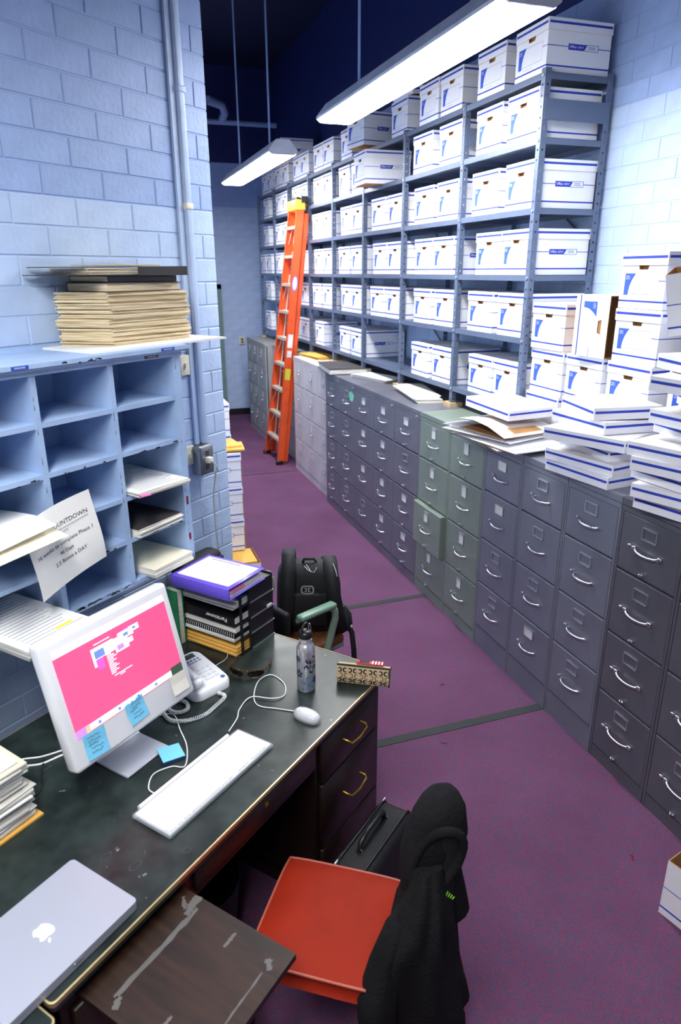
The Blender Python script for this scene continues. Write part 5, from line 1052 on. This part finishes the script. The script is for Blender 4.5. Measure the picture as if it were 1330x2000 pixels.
ob('sleeve', M().loft([(RR*.0+Vector((0, 0, .62))-BDIR*.04, RR*.012, BDIR*.015), (RR*-.02+Vector((0, 0, .585))-BDIR*.07, RR*.035, BDIR*.04), (RR*-.045+Vector((0, 0, .5))-BDIR*.105, RR*.042, BDIR*.045), (RR*-.06+Vector((0, 0, .40))-BDIR*.14, RR*.052, BDIR*.055), (RR*-.06+Vector((0, 0, .33))-BDIR*.14, RR*.052, BDIR*.055), (RR*-.06+Vector((0, 0, .26))-BDIR*.135, RR*.046, BDIR*.045), (RR*-.06+Vector((0, 0, .14))-BDIR*.135, RR*.044, BDIR*.04), (RR*-.055+Vector((0, 0, .09))-BDIR*.13, RR*.03, BDIR*.03)], 20, 0, .06, 4).mesh('sleeve', 'black_cloth'), jk)
q = M()
for k in range(4):
    c = H0+RR*(.052+.006*k)+Vector((0, 0, .640-.004*k))+F_*.115; q.tube([c, c+RR*.004+Vector((0, 0, .014-.002*k))], .0016, 5)
ob('logo', q.mesh('logo', 'lime'), jk, label='lime green stitched logo')
# ================================================================== LUGGAGE, BIN
lg = thing('rolling_bag', 'black soft carry bag on the floor against the desk', 'bag', dw(.44, -.185, 0), RZ)
LB = .385
q = M().rbox((-.18, -.07, .012), (.18, .075, LB), .035, 0, 4); ob('bag_body', q.mesh('bag_body', 'black_nylon'), lg)
def loop(y): return [(x, y, z+.2) for x, z in rr(.181, .188, .036, 5)]
ob('piping', M().tube([(x, -.046, z) for x, y, z in loop(0)], .004, 6, 0, True).tube([(x, .05, z) for x, y, z in loop(0)], .004, 6, 0, True).mesh('piping', 'black_plastic'), lg)
ob('grip', M().tube([(-.09, .01, LB-.002), (-.08, .01, LB+.03), (-.04, .01, LB+.042), (.04, .01, LB+.042), (.08, .01, LB+.03), (.09, .01, LB-.002)], .009, 8).mesh('grip', 'black_plastic'), lg)
for x in (-.09, .09): ob('grip_ring', M().tube([(x, .01+.012*math.cos(a), LB+.002+.012*math.sin(a)) for a in [i*PI/5 for i in range(10)]], .0025, 5, 0, True).mesh('grip_ring', 'chrome'), lg)
for x in (-.15, .15): ob('top_bar', M().tube([(x-.025, .055, LB-.004), (x+.03, .055, LB-.004)], .004, 6).mesh('top_bar', 'zinc'), lg)
ob('name_tag', M().rbox((-.02, -.0745, .25), (.02, -.069, .265), .004).mesh('name_tag', 'zinc'), lg, (-.07, 0, .0))
for x in (-.15, .15): ob('foot', M().lathe([(.012, 0), (.012, .016)], 10, (x, 0, 0)).mesh('foot', 'black_plastic'), lg)
wb = thing('waste_bin', 'dark waste bin in the shadow under the desk', 'bin', dw(.85, .28, 0), RZ)
ob('bin', M().lathe([(.12, 0), (.15, .3), (.155, .305), (.147, .305), (.117, .01)], 24).mesh('bin', 'black_plastic'), wb)
# carpet lint
m = M()
for i, (x, y) in enumerate(((-.42, 1.02), (-.25, -.35), (-.62, .55))):
    tag(ob('carpet_lint', M().tube([(0, 0, .003), (.012, .006, .006), (.022, -.004, .003), (.03, .004, .004)], .0022, 5).mesh('carpet_lint', 'dymo_red'), None, (x, y, 0), i*1.3), 'dark red lint on the carpet, %s' % ['near the seam strip and cabinets', 'in front of the second charcoal cabinet', 'beside the near seam strip'][i], 'lint')

def adopt(child, par, nm):
    mw = Matrix.Translation(par.location) @ par.rotation_euler.to_matrix().to_4x4()
    child.parent = par; child.matrix_parent_inverse = mw.inverted(); child.name = nm
    for k_ in ('category', 'group'):
        if k_ in child: del child[k_]
D_ = bpy.data.objects
adopt(D_['keyboard_cord'], kb, 'cord'); adopt(D_['mouse_cord'], mo, 'cord'); adopt(D_['handset_cord'], pn, 'handset_cord'); adopt(D_['phone_line'], pn, 'line_cord')
adopt(D_['computer_cord'], IM, 'cord'); adopt(D_['computer_cord.001'], IM, 'cord')
